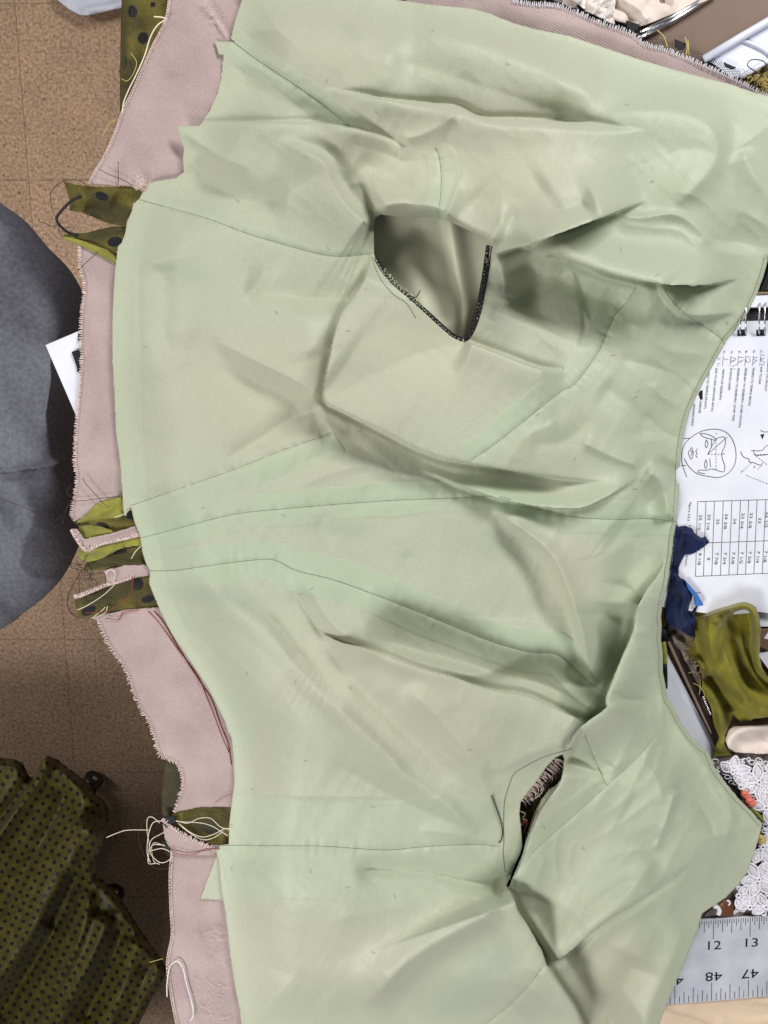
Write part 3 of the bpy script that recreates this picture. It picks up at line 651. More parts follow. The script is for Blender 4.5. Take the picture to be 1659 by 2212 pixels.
for p in [(880, 1197, 16, 11, 0, .5), (400, 590, 60, 26, 10, .4), (760, 70, 30, 16, 30, .35), (1100, 470, 26, 20, 0, .3), (1010, 2150, 90, 45, -20, .5), (1060, 2080, 60, 45, -30, .5), (780, 1000, 90, 14, 8, .5),
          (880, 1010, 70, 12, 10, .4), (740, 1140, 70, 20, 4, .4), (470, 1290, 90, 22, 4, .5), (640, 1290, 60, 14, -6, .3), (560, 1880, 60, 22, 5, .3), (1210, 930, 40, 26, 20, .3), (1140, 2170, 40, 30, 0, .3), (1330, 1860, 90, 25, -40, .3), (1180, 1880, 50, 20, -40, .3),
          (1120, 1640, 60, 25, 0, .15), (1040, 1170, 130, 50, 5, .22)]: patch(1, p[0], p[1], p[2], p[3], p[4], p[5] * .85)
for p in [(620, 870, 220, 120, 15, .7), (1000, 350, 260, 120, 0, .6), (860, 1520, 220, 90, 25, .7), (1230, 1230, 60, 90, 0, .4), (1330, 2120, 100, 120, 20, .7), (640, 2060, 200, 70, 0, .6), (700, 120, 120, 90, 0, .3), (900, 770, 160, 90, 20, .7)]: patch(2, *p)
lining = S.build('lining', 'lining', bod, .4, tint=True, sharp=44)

def on(u, v): return S.z(u, v) + .12
rr = random.Random(99)
t = TB(); n_ = 0
while n_ < 46:
    u, v = rr.uniform(300, 1500), rr.uniform(60, 2150)
    if not inside(np.array([u]), np.array([v]), OUT)[0] or inside(np.array([u]), np.array([v]), HOLE1)[0]: continue
    a_ = rr.uniform(0, 6.28); q = [(u, v)]
    for k in range(3): a_ += rr.uniform(-.8, .8); q.append((q[-1][0] + 3.5 * math.cos(a_), q[-1][1] + 3.5 * math.sin(a_)))
    pix_line(q, lambda a, b: S.z(a, b) + .3, .1, t, 3, 3); n_ += 1
tag(t.build('lint', 'seamthread', lining), None, None, kind='stuff')
tb = TB()
for q in SEAMS:
    l = smooth_line(q, 10); pix_line([(p[0], p[1]) for p in l], on, .14, tb, 1, 4)
tb.build('seam_line', 'seamthread', lining)
                                            # machine stitches along the neckline and the armholes
def stitches(q, step, gap, r, off=0, z=on):
    tb = TB()
    l = smooth_line(q, 8); d = np.diff(l, axis=0); L_ = np.hypot(d[:, 0], d[:, 1]); cum = np.concatenate([[0], np.cumsum(L_)]); s = 0
    while s < cum[-1] - step:
        pp = []
        for e in (s, s + step - gap):
            i = min(np.searchsorted(cum, e, 'right') - 1, len(d) - 1); t = (e - cum[i]) / max(L_[i], 1e-6); n = np.array([-d[i, 1], d[i, 0]]) / max(L_[i], 1e-6); pp.append(l[i] + d[i] * t + n * off)
        pix_line([tuple(p) for p in pp], z, r, tb, 1, 4); s += step
    tb.build('topstitching', 'stitchthread', lining)
stitches(NECK, 9, 2, .17, 9)
ARM2 = A8([(810, 50), (700, 80), (600, 130), (560, 160), (540, 210), (522, 270), (517, 350), (518, 450), (515, 500), (525, 590)])
stitches(ARM2, 6, 2, .3, 0); stitches([(803, 556), (820, 600), (850, 636), (878, 655), (900, 690)], 6, 2, .22)
stitches(SEAMS[7], 7, 2.5, .16); stitches(SEAMS[8], 7, 2.5, .16); stitches(SEAMS[3], 7, 2.5, .16); stitches(SEAMS[0], 7, 2.5, .16); stitches(SEAMS[6], 7, 2.5, .14)

# inner layer seen through the first armhole
I = Sheet([(770, 440), (1110, 440), (1110, 800), (770, 800)], 4, 1.5)
I.H += 3 + np.clip((I.V - 540) / 200, 0, 1) * 3
I.fold([(965, 440), (985, 560), (1000, 650), (1000, 760)], 7, 26, 12, 0, 0).fold([(840, 540), (900, 620), (950, 740)], 3, 50, 30).fold([(900, 470), (930, 600), (960, 720)], -3, 20, 24).noise(.8, 90, 90, 0, 7)
I.H = np.maximum(I.H, .8) + 9
I.build('back_lining', 'lining_back', bod, .3)
# overlocked armhole edge
def serge(q, z, r, m, name, parent, step=5.0, amp=5.0, seed=3):
    rr = random.Random(seed); t_ = TB(); l = smooth_line(q, 12); d = np.diff(l, axis=0); L_ = np.hypot(d[:, 0], d[:, 1]); cum = np.concatenate([[0], np.cumsum(L_)])
    for ph in (0, 1):
        pts = []; s = 0; k = 0
        while s < cum[-1]:
            i = min(np.searchsorted(cum, s, 'right') - 1, len(d) - 1); t = (s - cum[i]) / max(L_[i], 1e-6); p = l[i] + d[i] * t; n = np.array([-d[i, 1], d[i, 0]]) / max(L_[i], 1e-6)
            a = amp * (1 if (k + ph) % 2 else -1) * rr.uniform(.7, 1.2); h = z(p[0], p[1]) if callable(z) else z
            pts.append((p[0] + n[0] * a, p[1] + n[1] * a, h + (k % 2) * .6 + .4)); s += step * rr.uniform(.7, 1.2); k += 1
        pix_line(pts, 0, r, t_, 3, 5)
    for off in (-amp, amp):
        pts = []
        for i in range(0, len(d), 3):
            n = np.array([-d[i, 1], d[i, 0]]) / max(L_[i], 1e-6); p = l[i] + n * off; pts.append((p[0], p[1], (z(p[0], p[1]) if callable(z) else z) + .5))
        pix_line(pts, 0, r * 1.2, t_, 2, 5)
    return t_.build(name, m, parent)
E1 = [(1057, 531), (1053, 560), (1047, 600), (1038, 650), (1028, 690), (1014, 722), (1000, 735)]
E2 = [(1000, 734), (978, 724), (950, 700), (915, 668), (880, 637), (850, 612), (826, 583), (809, 553)]
hz = lambda u, v: max(S.z(u, v), 8) - .5
t = TB(); pix_line(E1, hz, 1.5, t, 6, 6, .6); t.build('armhole_binding', 'pink_raw', bod)
serge(E1, lambda u, v: hz(u, v) + .6, .34, 'black', 'overlock_stitching', bod, 5, 5.5)
serge(E2, lambda u, v: hz(u, v) - .2, .32, 'black', 'overlock_stitching', bod, 4.5, 3.2, 5)
fringe(E2[3:7], hz, 5, 3, 'greenthread', bod, 'frayed_edge', .14, 8, 1, .8)
t = TB(); pix_line([(886, 640), (898, 642), (904, 634), (908, 626)], lambda u, v: on(u, v) + 2, .3, t); t.build('loose_thread', 'black', bod)

# second armhole: what shows inside it
D2 = Sheet(A8([(480, 20), (860, 20), (860, 720), (480, 720)]), 4, 11); D2.noise(1.5, 20, 20, 0, 3)
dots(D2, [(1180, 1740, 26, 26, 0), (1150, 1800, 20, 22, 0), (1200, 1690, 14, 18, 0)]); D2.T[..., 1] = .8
D2.build('outer_silk', 'silk', bod, .3)
t = TB(); rr = random.Random(2)
for i in range(46):                          # frayed pink backing along the armhole
    x, y = 1210 - i * 1.9, 1640 + i * 2.0 + rr.uniform(-5, 5)
    pix_line([(x - 6, y - 6, 25), (x + 6 + rr.uniform(-4, 6), y + rr.uniform(2, 10), 24), (x + rr.uniform(4, 16), y + rr.uniform(6, 18), 19)], 0, .42, t, 3, 4)
t.build('frayed_backing', 'pink_raw', bod)
t = TB(); pix_line(A8([(600, 260), (640, 268), (680, 240), (690, 215)]), 21, .4, t); pix_line(A8([(590, 320), (610, 330), (600, 350), (620, 360)]), 19, .5, t); pix_line(A8([(590, 380), (615, 375), (600, 420)]), 18, .4, t); t.build('loose_thread', 'cream', bod)
t = TB()
for i in range(16):
    x, y = rr.uniform(690, 755), rr.uniform(110, 225); pix_line(A8([(x, y), (x + rr.uniform(-25, 25), y + rr.uniform(-20, 20)), (x + rr.uniform(-30, 30), y + rr.uniform(-25, 30))]), 24, .3, t)
t.build('overlock_stitching', 'black', bod)
serge(A8([(690, 262), (665, 312), (648, 352), (630, 400), (612, 452)]), 19, .3, 'gold', 'cord_edge', bod, 5, 2.5, 9)
t = TB(); pix_line(A8([(466, 250), (480, 290), (500, 350), (512, 400), (508, 440), (496, 456)]), lambda u, v: on(u, v) + .8, .36, t); t.build('loose_thread', 'black', bod)

# pink twill backing panels
def panel(name, outline, z, m, label=None, folds=(), noise=0, c=4, rough=0, spots=(), parent=bod, thick=.5, dark=None, seed=1):
    s = Sheet(roughen(outline, rough, 5, seed) if rough else outline, c, z)
    for q in folds: s.fold(*q)
    if noise: s.noise(noise, 60, 45, 20, seed).noise(noise * .4, 22, 22, 0, seed + 1)
    if spots: dots(s, spots)
    if dark: 
        for q in dark: dots(s, [q], 1, 10)
    o = s.build(name, m, parent, thick, tint=(m == 'silk'))
    if label: o['label'] = label
    return o, s
pk = 'pink_backing'
E = A1([(735, -20), (715, 90), (660, 200), (610, 310), (570, 400), (530, 480), (500, 570), (450, 680), (410, 745), (385, 795)])
o, s = panel(pk, E + [(290, 402), (420, 412), (520, 300), (600, 60), (600, -30), (370, -30)], 4.5, 'pink', 'mauve pink twill panel at top left with a bound edge', [([(300, 250), (330, 320), (350, 390)], 1.6, 30, 30), ([(360, 150), (400, 260), (380, 350)], -1.6, 24, 24), ([(420, 20), (450, 150), (440, 250)], 2, 40, 40)], .8)
serge(E, s.z, .16, 'pink_raw', 'overlock_stitching', bod, 3.4, 2.6, 21)
E = A2([(555, 0), (640, 15), (740, 20), (830, 50), (920, 90), (1010, 120), (1080, 150), (1130, 190), (1220, 215), (1310, 250), (1400, 290), (1490, 330), (1560, 365), (1660, 418)])
o, s = panel(pk, [(880, -30), (1060, -30)] + E + [(1720, 240), (1700, 300), (1400, 240), (1100, 140), (870, 60)], 6, 'pink', 'pink twill strip along the upper right edge', [([(1000, 20), (1250, 60), (1500, 160)], 1.5, 30, 30)], .6)
fringe(E, lambda u, v: s.z(u, v) + .4, 4.5, 4.2, 'lace', bod, 'frayed_edge', .27, 4, -1, .4, 7)
E = A3([(345, -10), (345, 90), (365, 180), (350, 320), (352, 500), (345, 600), (330, 780), (322, 930), (332, 1000), (318, 1100)]) + A5([(308, 100), (325, 127)])
o, s = panel(pk, E + A5([(400, 95), (600, 40)]) + [(330, 560), (250, 552), (200, 530)], 4, 'pink', 'pink twill panel in the middle of the left edge', [([(180, 700), (200, 850), (180, 1000)], 1.5, 20, 30)], .7, rough=.6)
fringe(E, lambda u, v: s.z(u, v), 3.6, 3.2, 'pink_raw', bod, 'frayed_edge', .26, 6, 1, .5, 5)
E = A5([(385, 545), (422, 556), (440, 600), (480, 680), (540, 760), (570, 850), (610, 940), (650, 1010), (685, 1128)]) + A7([(710, 88), (760, 110), (786, 160), (786, 220), (770, 270), (748, 325)])
o, s = panel(pk, E + A7([(870, 300), (1060, 300)]) + [(560, 1600), (420, 1330), (340, 1312), (270, 1318)], 4.8, 'pink', 'pale pink twill panel below the seam allowances, frayed on its left edge', [([(260, 1360), (340, 1480), (400, 1600), (440, 1680)], 1.6, 40, 30)], .6, rough=.6)
fringe(E[1:], lambda u, v: s.z(u, v), 3.2, 3.6, 'pink_raw', bod, 'frayed_edge', .26, 8, 1, .95, 5)
t = TB(); pix_line(A5([(640, 515), (690, 570), (760, 670), (850, 790), (890, 880), (930, 980), (960, 1060), (990, 1128)]), lambda u, v: s.z(u, v) + .3, .2, t)
pix_line(A5([(665, 515), (710, 570), (780, 690), (870, 830), (915, 900), (950, 1000), (985, 1090), (1000, 1180)]), lambda u, v: s.z(u, v) + .3, .3, t); t.build('seam_line', 'redthread', bod)
E = A7([(745, 490), (736, 600), (740, 750), (745, 850), (727, 950), (726, 1010), (742, 1120), (775, 1290)])
o, s = panel(pk, E + A7([(1100, 1290), (1040, 900), (1000, 600), (960, 470), (850, 450)]), 4.2, 'pink', 'greyish pink twill panel at lower left with overlocked edge', [([(380, 1900), (430, 2050), (440, 2200)], 1.8, 30, 30), ([(430, 2020), (490, 2000)], -1.2, 14, 14)], .8)
serge(E, s.z, .17, 'pink_raw', 'overlock_stitching', bod, 4, 3, 22)
o, s = panel(pk, A7([(700, 355), (745, 392), (800, 425), (860, 455), (942, 492), (925, 512), (800, 512), (748, 505), (712, 440)]), 6.5, 'pink', 'folded pink tip below the tangle of threads', [(A7([(720, 380), (850, 470), (930, 500)]), 2, 12, 20)], .3, 3)
fringe(A7([(700, 355), (745, 392), (800, 425), (860, 455), (942, 492)]), s.z, 5, 2.6, 'pink_raw', bod, 'frayed_edge', .34, 12, -1, .6, 3)
# small lining triangle and bits
panel('lining_scrap', A7([(865, 700), (905, 590), (940, 500), (960, 520), (985, 705)]), 6.2, 'lining', None, (), .2, 3)
# dotted silk pieces of the outer fabric
panel('outer_silk', A1([(526, -30), (760, -30), (740, 60), (620, 330), (545, 470), (517, 495), (520, 200)]), 1.5, 'silk', 'dotted olive silk over the table edge at top left', [(A1([(560, 0), (550, 250), (530, 480)]), 2, 12, 20, 0, 0)], .4, 2.6,
      spots=[(286, 25, 10, 14, 0), (309, 82, 12, 13, 10), (268, 134, 7, 16, 0), (330, 10, 6, 6, 0)], dark=[(285, 180, 26, 70, 15), (262, 100, 12, 160, 0)])
panel('outer_silk', B6([(440, 165), (620, 215), (900, 245), (1370, 240), (1500, 300), (1460, 420), (1350, 590), (1290, 700), (1280, 790), (1100, 745), (950, 690), (800, 625), (650, 575), (520, 560), (530, 430), (480, 270)]), 3.5, 'silk',
      'dotted olive silk flap below the pink panel', [(B6([(600, 380), (900, 330), (1200, 400)]), 5, 20, 22, .2, .2), (B6([(700, 560), (900, 600), (1150, 700)]), -3, 14, 12)], .5, 2.2,
      spots=[(220, 424, 15, 9, 25), (206, 470, 14, 9, 30)], dark=[(240, 460, 60, 22, 10)], seed=4)
panel('outer_silk', B6([(400, 905), (530, 872), (750, 862), (900, 822), (1130, 770), (1320, 790), (1300, 960), (1180, 1190), (1000, 1100), (750, 1000), (560, 935)]), 3, 'silk',
      'dotted olive silk flap curling beside the grey trouser leg', [(B6([(560, 880), (900, 850), (1250, 800)]), 2, 8, 14)], .4, 2.2, spots=[(248, 522, 16, 11, -10)], dark=[(240, 500, 60, 12, -10)], seed=5)
panel('folded_olive_edge', B6([(400, 905), (560, 925), (750, 985), (900, 1040), (1030, 1090), (1170, 1190), (1140, 1290), (960, 1190), (760, 1080), (560, 980), (470, 960)]), 4, 'olive', None, [(B6([(450, 930), (800, 1040), (1150, 1230)]), 2, 8, 8, 0, 0)], .3, 2.4)
t = TB(); pix_line(B6([(900, 320), (700, 365), (560, 425), (470, 505), (400, 585), (352, 655), (365, 725), (430, 800), (520, 865), (640, 890)]), [6, 7, 9, 10, 11, 11, 10, 8, 6, 5], .9, t, 6, 6, .5); t.build('net_edge', 'mesh', bod)
pieces = [
    ('outer_silk', [(300, 680), (400, 600), (520, 480), (650, 420), (840, 375), (900, 540), (860, 600), (600, 640)], 5.2, 'olive', (), ()),
    ('outer_silk', [(320, 695), (540, 600), (850, 540), (980, 540), (1040, 690), (860, 760), (740, 770), (540, 740), (420, 720)], 4.6, 'silk', [(222, 1135, 14, 7, 15), (280, 1112, 13, 10, 20)], ()),
    ('outer_silk', [(345, 710), (480, 690), (600, 710), (745, 765), (640, 810), (420, 850), (370, 790)], 5.4, 'olive', (), ()),
    (pk, [(270, 740), (330, 735), (380, 800), (415, 850), (560, 815), (700, 785), (860, 740), (1000, 690), (1060, 780), (800, 855), (600, 900), (520, 940), (440, 975), (350, 880), (300, 800)], 6.4, 'pink', (), ()),
    ('outer_silk', [(330, 980), (440, 975), (560, 915), (800, 850), (1060, 820), (1060, 915), (860, 930), (740, 980), (650, 1035), (560, 1075), (450, 1095), (370, 1060)], 5.4, 'olive', (), ()),
    ('outer_silk', [(440, 1095), (560, 1070), (650, 1030), (800, 950), (1060, 905), (1090, 1120), (850, 1140), (700, 1165), (560, 1180), (400, 1190)], 3.6, 'silk', [(259, 1192, 16, 6, -12)], [(250, 1212, 90, 14, -5)]),
    (pk, [(620, 1190), (850, 1130), (1060, 1115), (1160, 1180), (1090, 1240), (920, 1265), (800, 1305), (640, 1350), (500, 1410), (330, 1475), (310, 1445), (480, 1390), (660, 1310), (640, 1240)], 6, 'pink', (), ()),
    ('outer_silk', [(308, 1500), (500, 1425), (720, 1335), (930, 1275), (1150, 1240), (1260, 1610), (1000, 1600), (880, 1595), (760, 1630), (600, 1680), (450, 1700), (340, 1695)], 3.8, 'silk', [(298, 1262, 12, 14, 20), (320, 1294, 15, 8, -15), (192, 1319, 17, 10, -25)], [(230, 1288, 60, 14, -15)]),
]
labs = ['bright olive selvedge beneath the pink panel', 'dotted olive strip of the first seam allowance', None, 'frayed pink strip between two olive allowances', 'bright olive strip below the frayed pink strip', None, None, 'dark dotted silk piece above the lower pink panel']
for i, (nm, q, z, m_, sp_, dk) in enumerate(pieces):
    q2 = B7(q); mid = [((q2[0][0] + q2[1][0]) / 2, (q2[0][1] + q2[1][1]) / 2), (sum(a[0] for a in q2) / len(q2), sum(a[1] for a in q2) / len(q2)), q2[len(q2) // 2]]
    o, s = panel(nm, q2, z, m_, labs[i], [(mid, 2.2, 9, 9, .1, .1)], .5, 2.2, .8, sp_, dark=dk, seed=20 + i)
    if nm == pk: fringe(q2[len(q2) // 2:] + [q2[0]] if i == 3 else q2[5:11], s.z, 3.5, 2.0, 'pink_raw', bod, 'frayed_edge', .3, 30 + i, 1, .8, 3)
panel('outer_silk', A7([(716, 86), (760, 100), (800, 150), (795, 280), (760, 350), (740, 372), (702, 345), (700, 250), (708, 150)]), 1.5, 'silk', 'black dotted silk slip beyond the lower pink panel', (), .5, 2.6, spots=[(372, 1690, 20, 24, 0), (368, 1730, 14, 30, 0)], dark=[(370, 1700, 60, 90, 0)])
panel('outer_silk', A7([(745, 328), (870, 300), (1060, 290), (1060, 470), (960, 470), (900, 455), (800, 415), (740, 370)]), 3.2, 'silk', 'dark olive pocket of silk under the tangle of threads', [(A7([(760, 370), (850, 440), (940, 470)]), 2.5, 6, 6), (A7([(780, 340), (900, 330), (1000, 330)]), -2, 10, 10)], .6, 2.2,
      spots=[(455, 1790, 22, 12, 10)], dark=[(450, 1780, 40, 16, 0)], seed=9)
panel('outer_silk', A7([(700, 340), (760, 340), (760, 372), (720, 390), (700, 370)]), 7, 'black', None, (), .5, 2.4)
panel('outer_silk', A7([(700, 440), (720, 450), (750, 480), (748, 525), (720, 510), (700, 480)]), 2, 'black', None, (), .3, 2.4)
# olive piping seen outside the neckline, black net edge
def piping(name, m, lst):
    for q, z, r_, sm in lst: pix_line(q, z, r_, None, sm, 6, .6).build(name, m, bod)
piping('olive_piping', 'olive', [(A6([(1238, 380), (1222, 460), (1208, 560), (1204, 600)]), 5, 2.2, 5), (A6([(1206, 650), (1212, 700), (1214, 745)]), 5, 1.9, 5), (A8([(1545, 265), (1590, 308), (1640, 362)]), 6, 1.5, 5)])
piping('black_piping', 'black', [(A6([(1208, 585), (1206, 640)]), 5.5, 3, 3), (A6([(1214, 745), (1216, 800), (1216, 850)]), 5, 1.6, 3), (A6([(1268, 150), (1250, 250), (1238, 380)]), 5, 1.6, 3),
        (A4([(1560, 318), (1530, 358), (1515, 380)]), 6, 1.2, 4), (A4([(1462, 460), (1440, 490), (1410, 540), (1370, 610), (1345, 670)]), 6, 1.7, 4), ([(1668, 565), (1655, 605), (1640, 640)], 6, 1.8, 4)])
# net with woven dots beyond the top right edge
NETP = A2([(540, -40), (800, 0), (900, 36), (1010, 75), (1100, 118), (1180, 160), (1290, 190), (1400, 238), (1550, 308), (1530, 345), (1420, 300), (1310, 256), (1220, 222), (1130, 196), (1080, 158), (1010, 128), (920, 100), (830, 60), (740, 30), (540, 5)])
t = TB(); a = 3.1; N_ = np.array(NETP)
for i in range(-2, 120):
    for j in range(-2, 90):
        cx = 1090 + i * a * 1.732 + (j % 2) * a * .866; cy = -20 + j * a * 1.5
        if not inside(np.array([cx]), np.array([cy]), NETP)[0]: continue
        for k in range(3):
            th = R(90 + 60 * k); th2 = R(90 + 60 * (k + 1))
            pix_line([(cx + a * math.cos(th), cy + a * math.sin(th)), (cx + a * math.cos(th2), cy + a * math.sin(th2))], 4.5, .13, t, 1, 3)
net = t.build('net_overlay', 'mesh', bod)
for q in ([(835, 22), (888, 38), (880, 55), (850, 50)], [(1048, 88), (1106, 106), (1095, 130), (1070, 135), (1050, 120)], [(1256, 168), (1304, 188), (1298, 212), (1275, 216), (1258, 200)], [(1468, 268), (1522, 292), (1505, 300), (1475, 288)]):
    slab('net_dot', A2(q), 4.4, 4.9, 'black', net)
for q in ([(338, 375), (350, 380), (350, 410), (336, 412)], [(308, 458), (350, 445), (352, 550), (334, 545), (328, 505)]):
    slab('net_dot', A3(q), 3.2, 3.5, 'black', net)
# loose threads
def threads(lst, m, r, name='loose_thread'):
    for q, z in lst:
        t_ = TB(); pix_line(q, z, r, t_, 7, 5); t_.build(name, m, bod)
threads([(B6([(340, 660), (290, 540), (265, 380), (300, 270), (430, 170), (600, 145), (720, 195), (820, 285)]), [10, 9, 9, 10, 11, 11, 9, 7]),
         (B6([(110, 655), (120, 710), (200, 735), (290, 775), (345, 770), (360, 700)]), 9), (B6([(440, 830), (480, 795), (590, 790), (530, 850)]), 9), (B6([(370, 750), (380, 820), (410, 900), (430, 830)]), 8),
         (B6([(930, 5), (1050, 70), (1200, 130), (1290, 170), (1370, 225)]), 8), (B6([(640, 1370), (720, 1290), (900, 1125)]), 9), (B6([(1180, -100), (1185, 190)]), 7),
         (B7([(395, 185), (430, 250), (530, 360), (620, 460), (680, 500)]), 8), (B7([(320, 435), (260, 450), (215, 530), (180, 690)]), 8), (B7([(320, 435), (450, 425), (620, 400), (800, 385)]), 7),
         (B7([(300, 385), (235, 370), (230, 310), (270, 260)]), 7), (B7([(150, 830), (125, 920), (150, 1000), (200, 1040), (260, 1030)]), 7),
         (B7([(350, 1260), (270, 1370), (225, 1500), (260, 1620), (340, 1690)]), 8), (B7([(370, 1260), (355, 1340), (360, 1430)]), 7), (B7([(380, 1230), (430, 1240), (620, 1210), (640, 1300), (630, 1330)]), 9)], 'brownthread', .22)
threads([(A7([(745, 190), (735, 250), (715, 310), (700, 330)]), 7), (A7([(715, 200), (670, 260), (665, 330)]), 8), (A7([(700, 325), (650, 340), (600, 400), (610, 480), (660, 560), (720, 565), (745, 540)]), [9, 8, 8, 7, 7, 7, 6]),
         (A7([(700, 455), (735, 480), (800, 495), (870, 490), (930, 480)]), 9), (A5([(0, 35), (60, 50), (150, 90), (250, 160)]), 5), (A5([(345, 350), (310, 420), (290, 480), (310, 530), (345, 545)]), 8)], 'brownthread', .2)
threads([(A7([(735, 475), (760, 500), (830, 508), (870, 488), (900, 480), (970, 482)]), 8.5), (A7([(930, 280), (970, 255), (1005, 240)]), 7), (B7([(650, 1700), (780, 1710), (830, 1650), (1000, 1605)]), 7), (A5([(455, 548), (520, 550), (530, 520), (600, 512)]), 7),
         (B7([(420, 1640), (560, 1640), (700, 1610), (860, 1500), (930, 1380), (935, 1270)]), 8)], 'redthread', .22)
threads([(A7([(690, 370), (660, 345), (638, 350), (635, 400), (645, 470), (640, 540), (670, 545)]), [9, 10, 10, 9, 9, 8, 8]), (A7([(640, 540), (650, 450), (690, 420), (710, 410)]), 9.6), (A7([(700, 360), (660, 370), (640, 430), (636, 500), (650, 540)]), 10.5),
         (A7([(710, 465), (660, 465), (650, 500), (690, 540), (730, 530), (740, 500), (700, 480), (650, 490)]), 9), (A7([(715, 470), (668, 455), (655, 480), (665, 535), (690, 548)]), 8),
         (A7([(760, 360), (810, 370), (860, 350), (910, 350), (950, 385), (990, 400)]), 10), (A7([(760, 362), (800, 365), (870, 370), (920, 385), (960, 410), (985, 425)]), 9.4), (A7([(775, 375), (830, 415), (880, 430), (930, 415), (970, 395), (1000, 395)]), 10.8),
         (A7([(770, 370), (810, 405), (870, 440), (920, 435), (965, 405)]), 8.8), (A7([(460, 432), (520, 408), (560, 400), (650, 400)]), 8),
         (B7([(720, 1310), (745, 1250), (740, 1200), (700, 1170), (660, 1200), (650, 1230)]), 9), (A5([(567, 290), (585, 260), (608, 235)]), 9), (A5([(495, 112), (540, 95), (560, 75)]), 9), (B7([(340, 1610), (450, 1560), (620, 1450), (740, 1340)]), 8), (B7([(510, 1690), (600, 1620), (640, 1580)]), 7.5),
         (B7([(560, 1680), (640, 1640), (665, 1570)]), 7.6)], 'cream', .27)
threads([(A7([(722, 1120), (722, 1060), (735, 990), (765, 967), (790, 995), (805, 1060), (830, 1150), (835, 1200), (822, 1225)]), 6.5)], 'lace', .5)
threads([(A1([(720, 82), (680, 110), (650, 160), (625, 240), (590, 320), (560, 380), (535, 440), (528, 490)]), 8), (A1([(720, 82), (700, 75), (665, 72)]), 8.4)], 'cream', .42)
threads([(A1([(525, 340), (550, 350), (575, 320), (590, 270), (565, 228)]), 6), (A1([(440, 600), (470, 540), (500, 520)]), 5), (A7([(645, 972), (670, 965), (705, 955)]), 3)], 'gold', .25)
rr = random.Random(77); t = TB()           # black tangle at the seam allowances
for i in range(20):
    x, y = B7([(rr.gauss(200, 35), rr.gauss(750, 40))])[0] if i < 8 else B7([(rr.gauss(380, 60), rr.gauss(1170, 40))])[0]
    q = [(x, y)]; a_ = rr.uniform(0, 6.28)
    for k in range(5): a_ += rr.uniform(-.9, .9); q.append((q[-1][0] + 9 * math.cos(a_), q[-1][1] + 9 * math.sin(a_)))
    pix_line(q, rr.uniform(5, 9), .17, t, 4, 4)
t.build('thread_tangle', 'mesh', bod)
t = TB(); rr = random.Random(5)             # grey fluff on the lower pink panel
for i in range(46):
    x, y = A7([(rr.uniform(890, 1000), rr.uniform(820, 1230))])[0]; q = [(x, y)]; a_ = rr.uniform(2.4, 3.9)
    for k in range(4): a_ += rr.uniform(-.6, .6); q.append((q[-1][0] + 8 * math.cos(a_), q[-1][1] + 8 * math.sin(a_)))
    pix_line(q, rr.uniform(5.5, 7), .09, t, 3, 3)
t.build('loose_fluff', 'pink_raw', bod); t = TB()
for i in range(60):
    x, y = A1([(rr.uniform(860, 1010), 0)])[0][0], 0; k_ = rr.random(); x = 440 + 62 * k_ + rr.uniform(-6, 6); y = 5 + 85 * k_ + rr.uniform(-6, 6)
    pix_line([(x, y), (x + rr.uniform(-8, 8), y + rr.uniform(-8, 8)), (x + rr.uniform(-14, 14), y + rr.uniform(-14, 14))], 7.4, .1, t, 3, 3)
t.build('loose_fluff', 'pink_raw', bod); t = TB()
for i in range(30):
    x = 300 + rr.gauss(0, 9); y = 395 + rr.gauss(0, 7); pix_line([(x, y), (x + rr.uniform(-8, 8), y + rr.uniform(-8, 8)), (x + rr.uniform(-12, 12), y + rr.uniform(-12, 12))], 9, .13, t, 3, 3)
t.build('loose_fluff', 'pink_raw', bod)

# ------------------------------------------------------------------ spiral notebook on the table
nb = thing('spiral_notebook', 'open wire-bound notebook page with printed head measurements and a size table', 'notebook')
slab('page', [(1380, 698), (1800, 690), (1800, 1340), (1640, 1322), (1560, 1330), (1360, 1300)], 0, 9, 'paper', nb)
slab('upper_page', [(1590, 640), (1800, 633), (1800, 660), (1590, 664)], 0, 10.5, 'paper', nb)
slab('page_stack', [(1590, 632), (1800, 626), (1800, 631.5), (1590, 638)], 0, 9, 'tanwood', nb)
slab('cover', [(1560, 676), (1800, 665), (1800, 700), (1560, 710)], 0, 6, 'cover', nb)
for x in (1565, 1607, 1648, 1690):
    t = TB()
    for dx in (-8, 4):
        pix_line([(x + dx, 722, 9.5), (x + dx - .5, 708, 13), (x + dx, 690, 14), (x + dx, 668, 13), (x + dx + 1, 655, 10.8)], 0, .6, t, 4, 6)
    rg = t.build('binding_wire', 'metal', nb)
    slab('punched_hole', [(x - 14, 712), (x + 6, 711), (x + 6, 725), (x - 14, 726)], 9, 9.12, 'darkink', nb)
PZ = 9.15
def lines(name, lst, m, r, parent, z=PZ, sm=1):
    t_ = TB()
    for q in lst: pix_line(q, z, r, t_, sm if len(q) > 2 else 1, 4, .3)
    return t_.build(name, m, parent)
bt = lambda s_, x, y0, y1, cap=4.6: (s_, *B1([(x, y0)])[0], PZ, cap, -91.5, {'width': (y1 - y0) * .18})
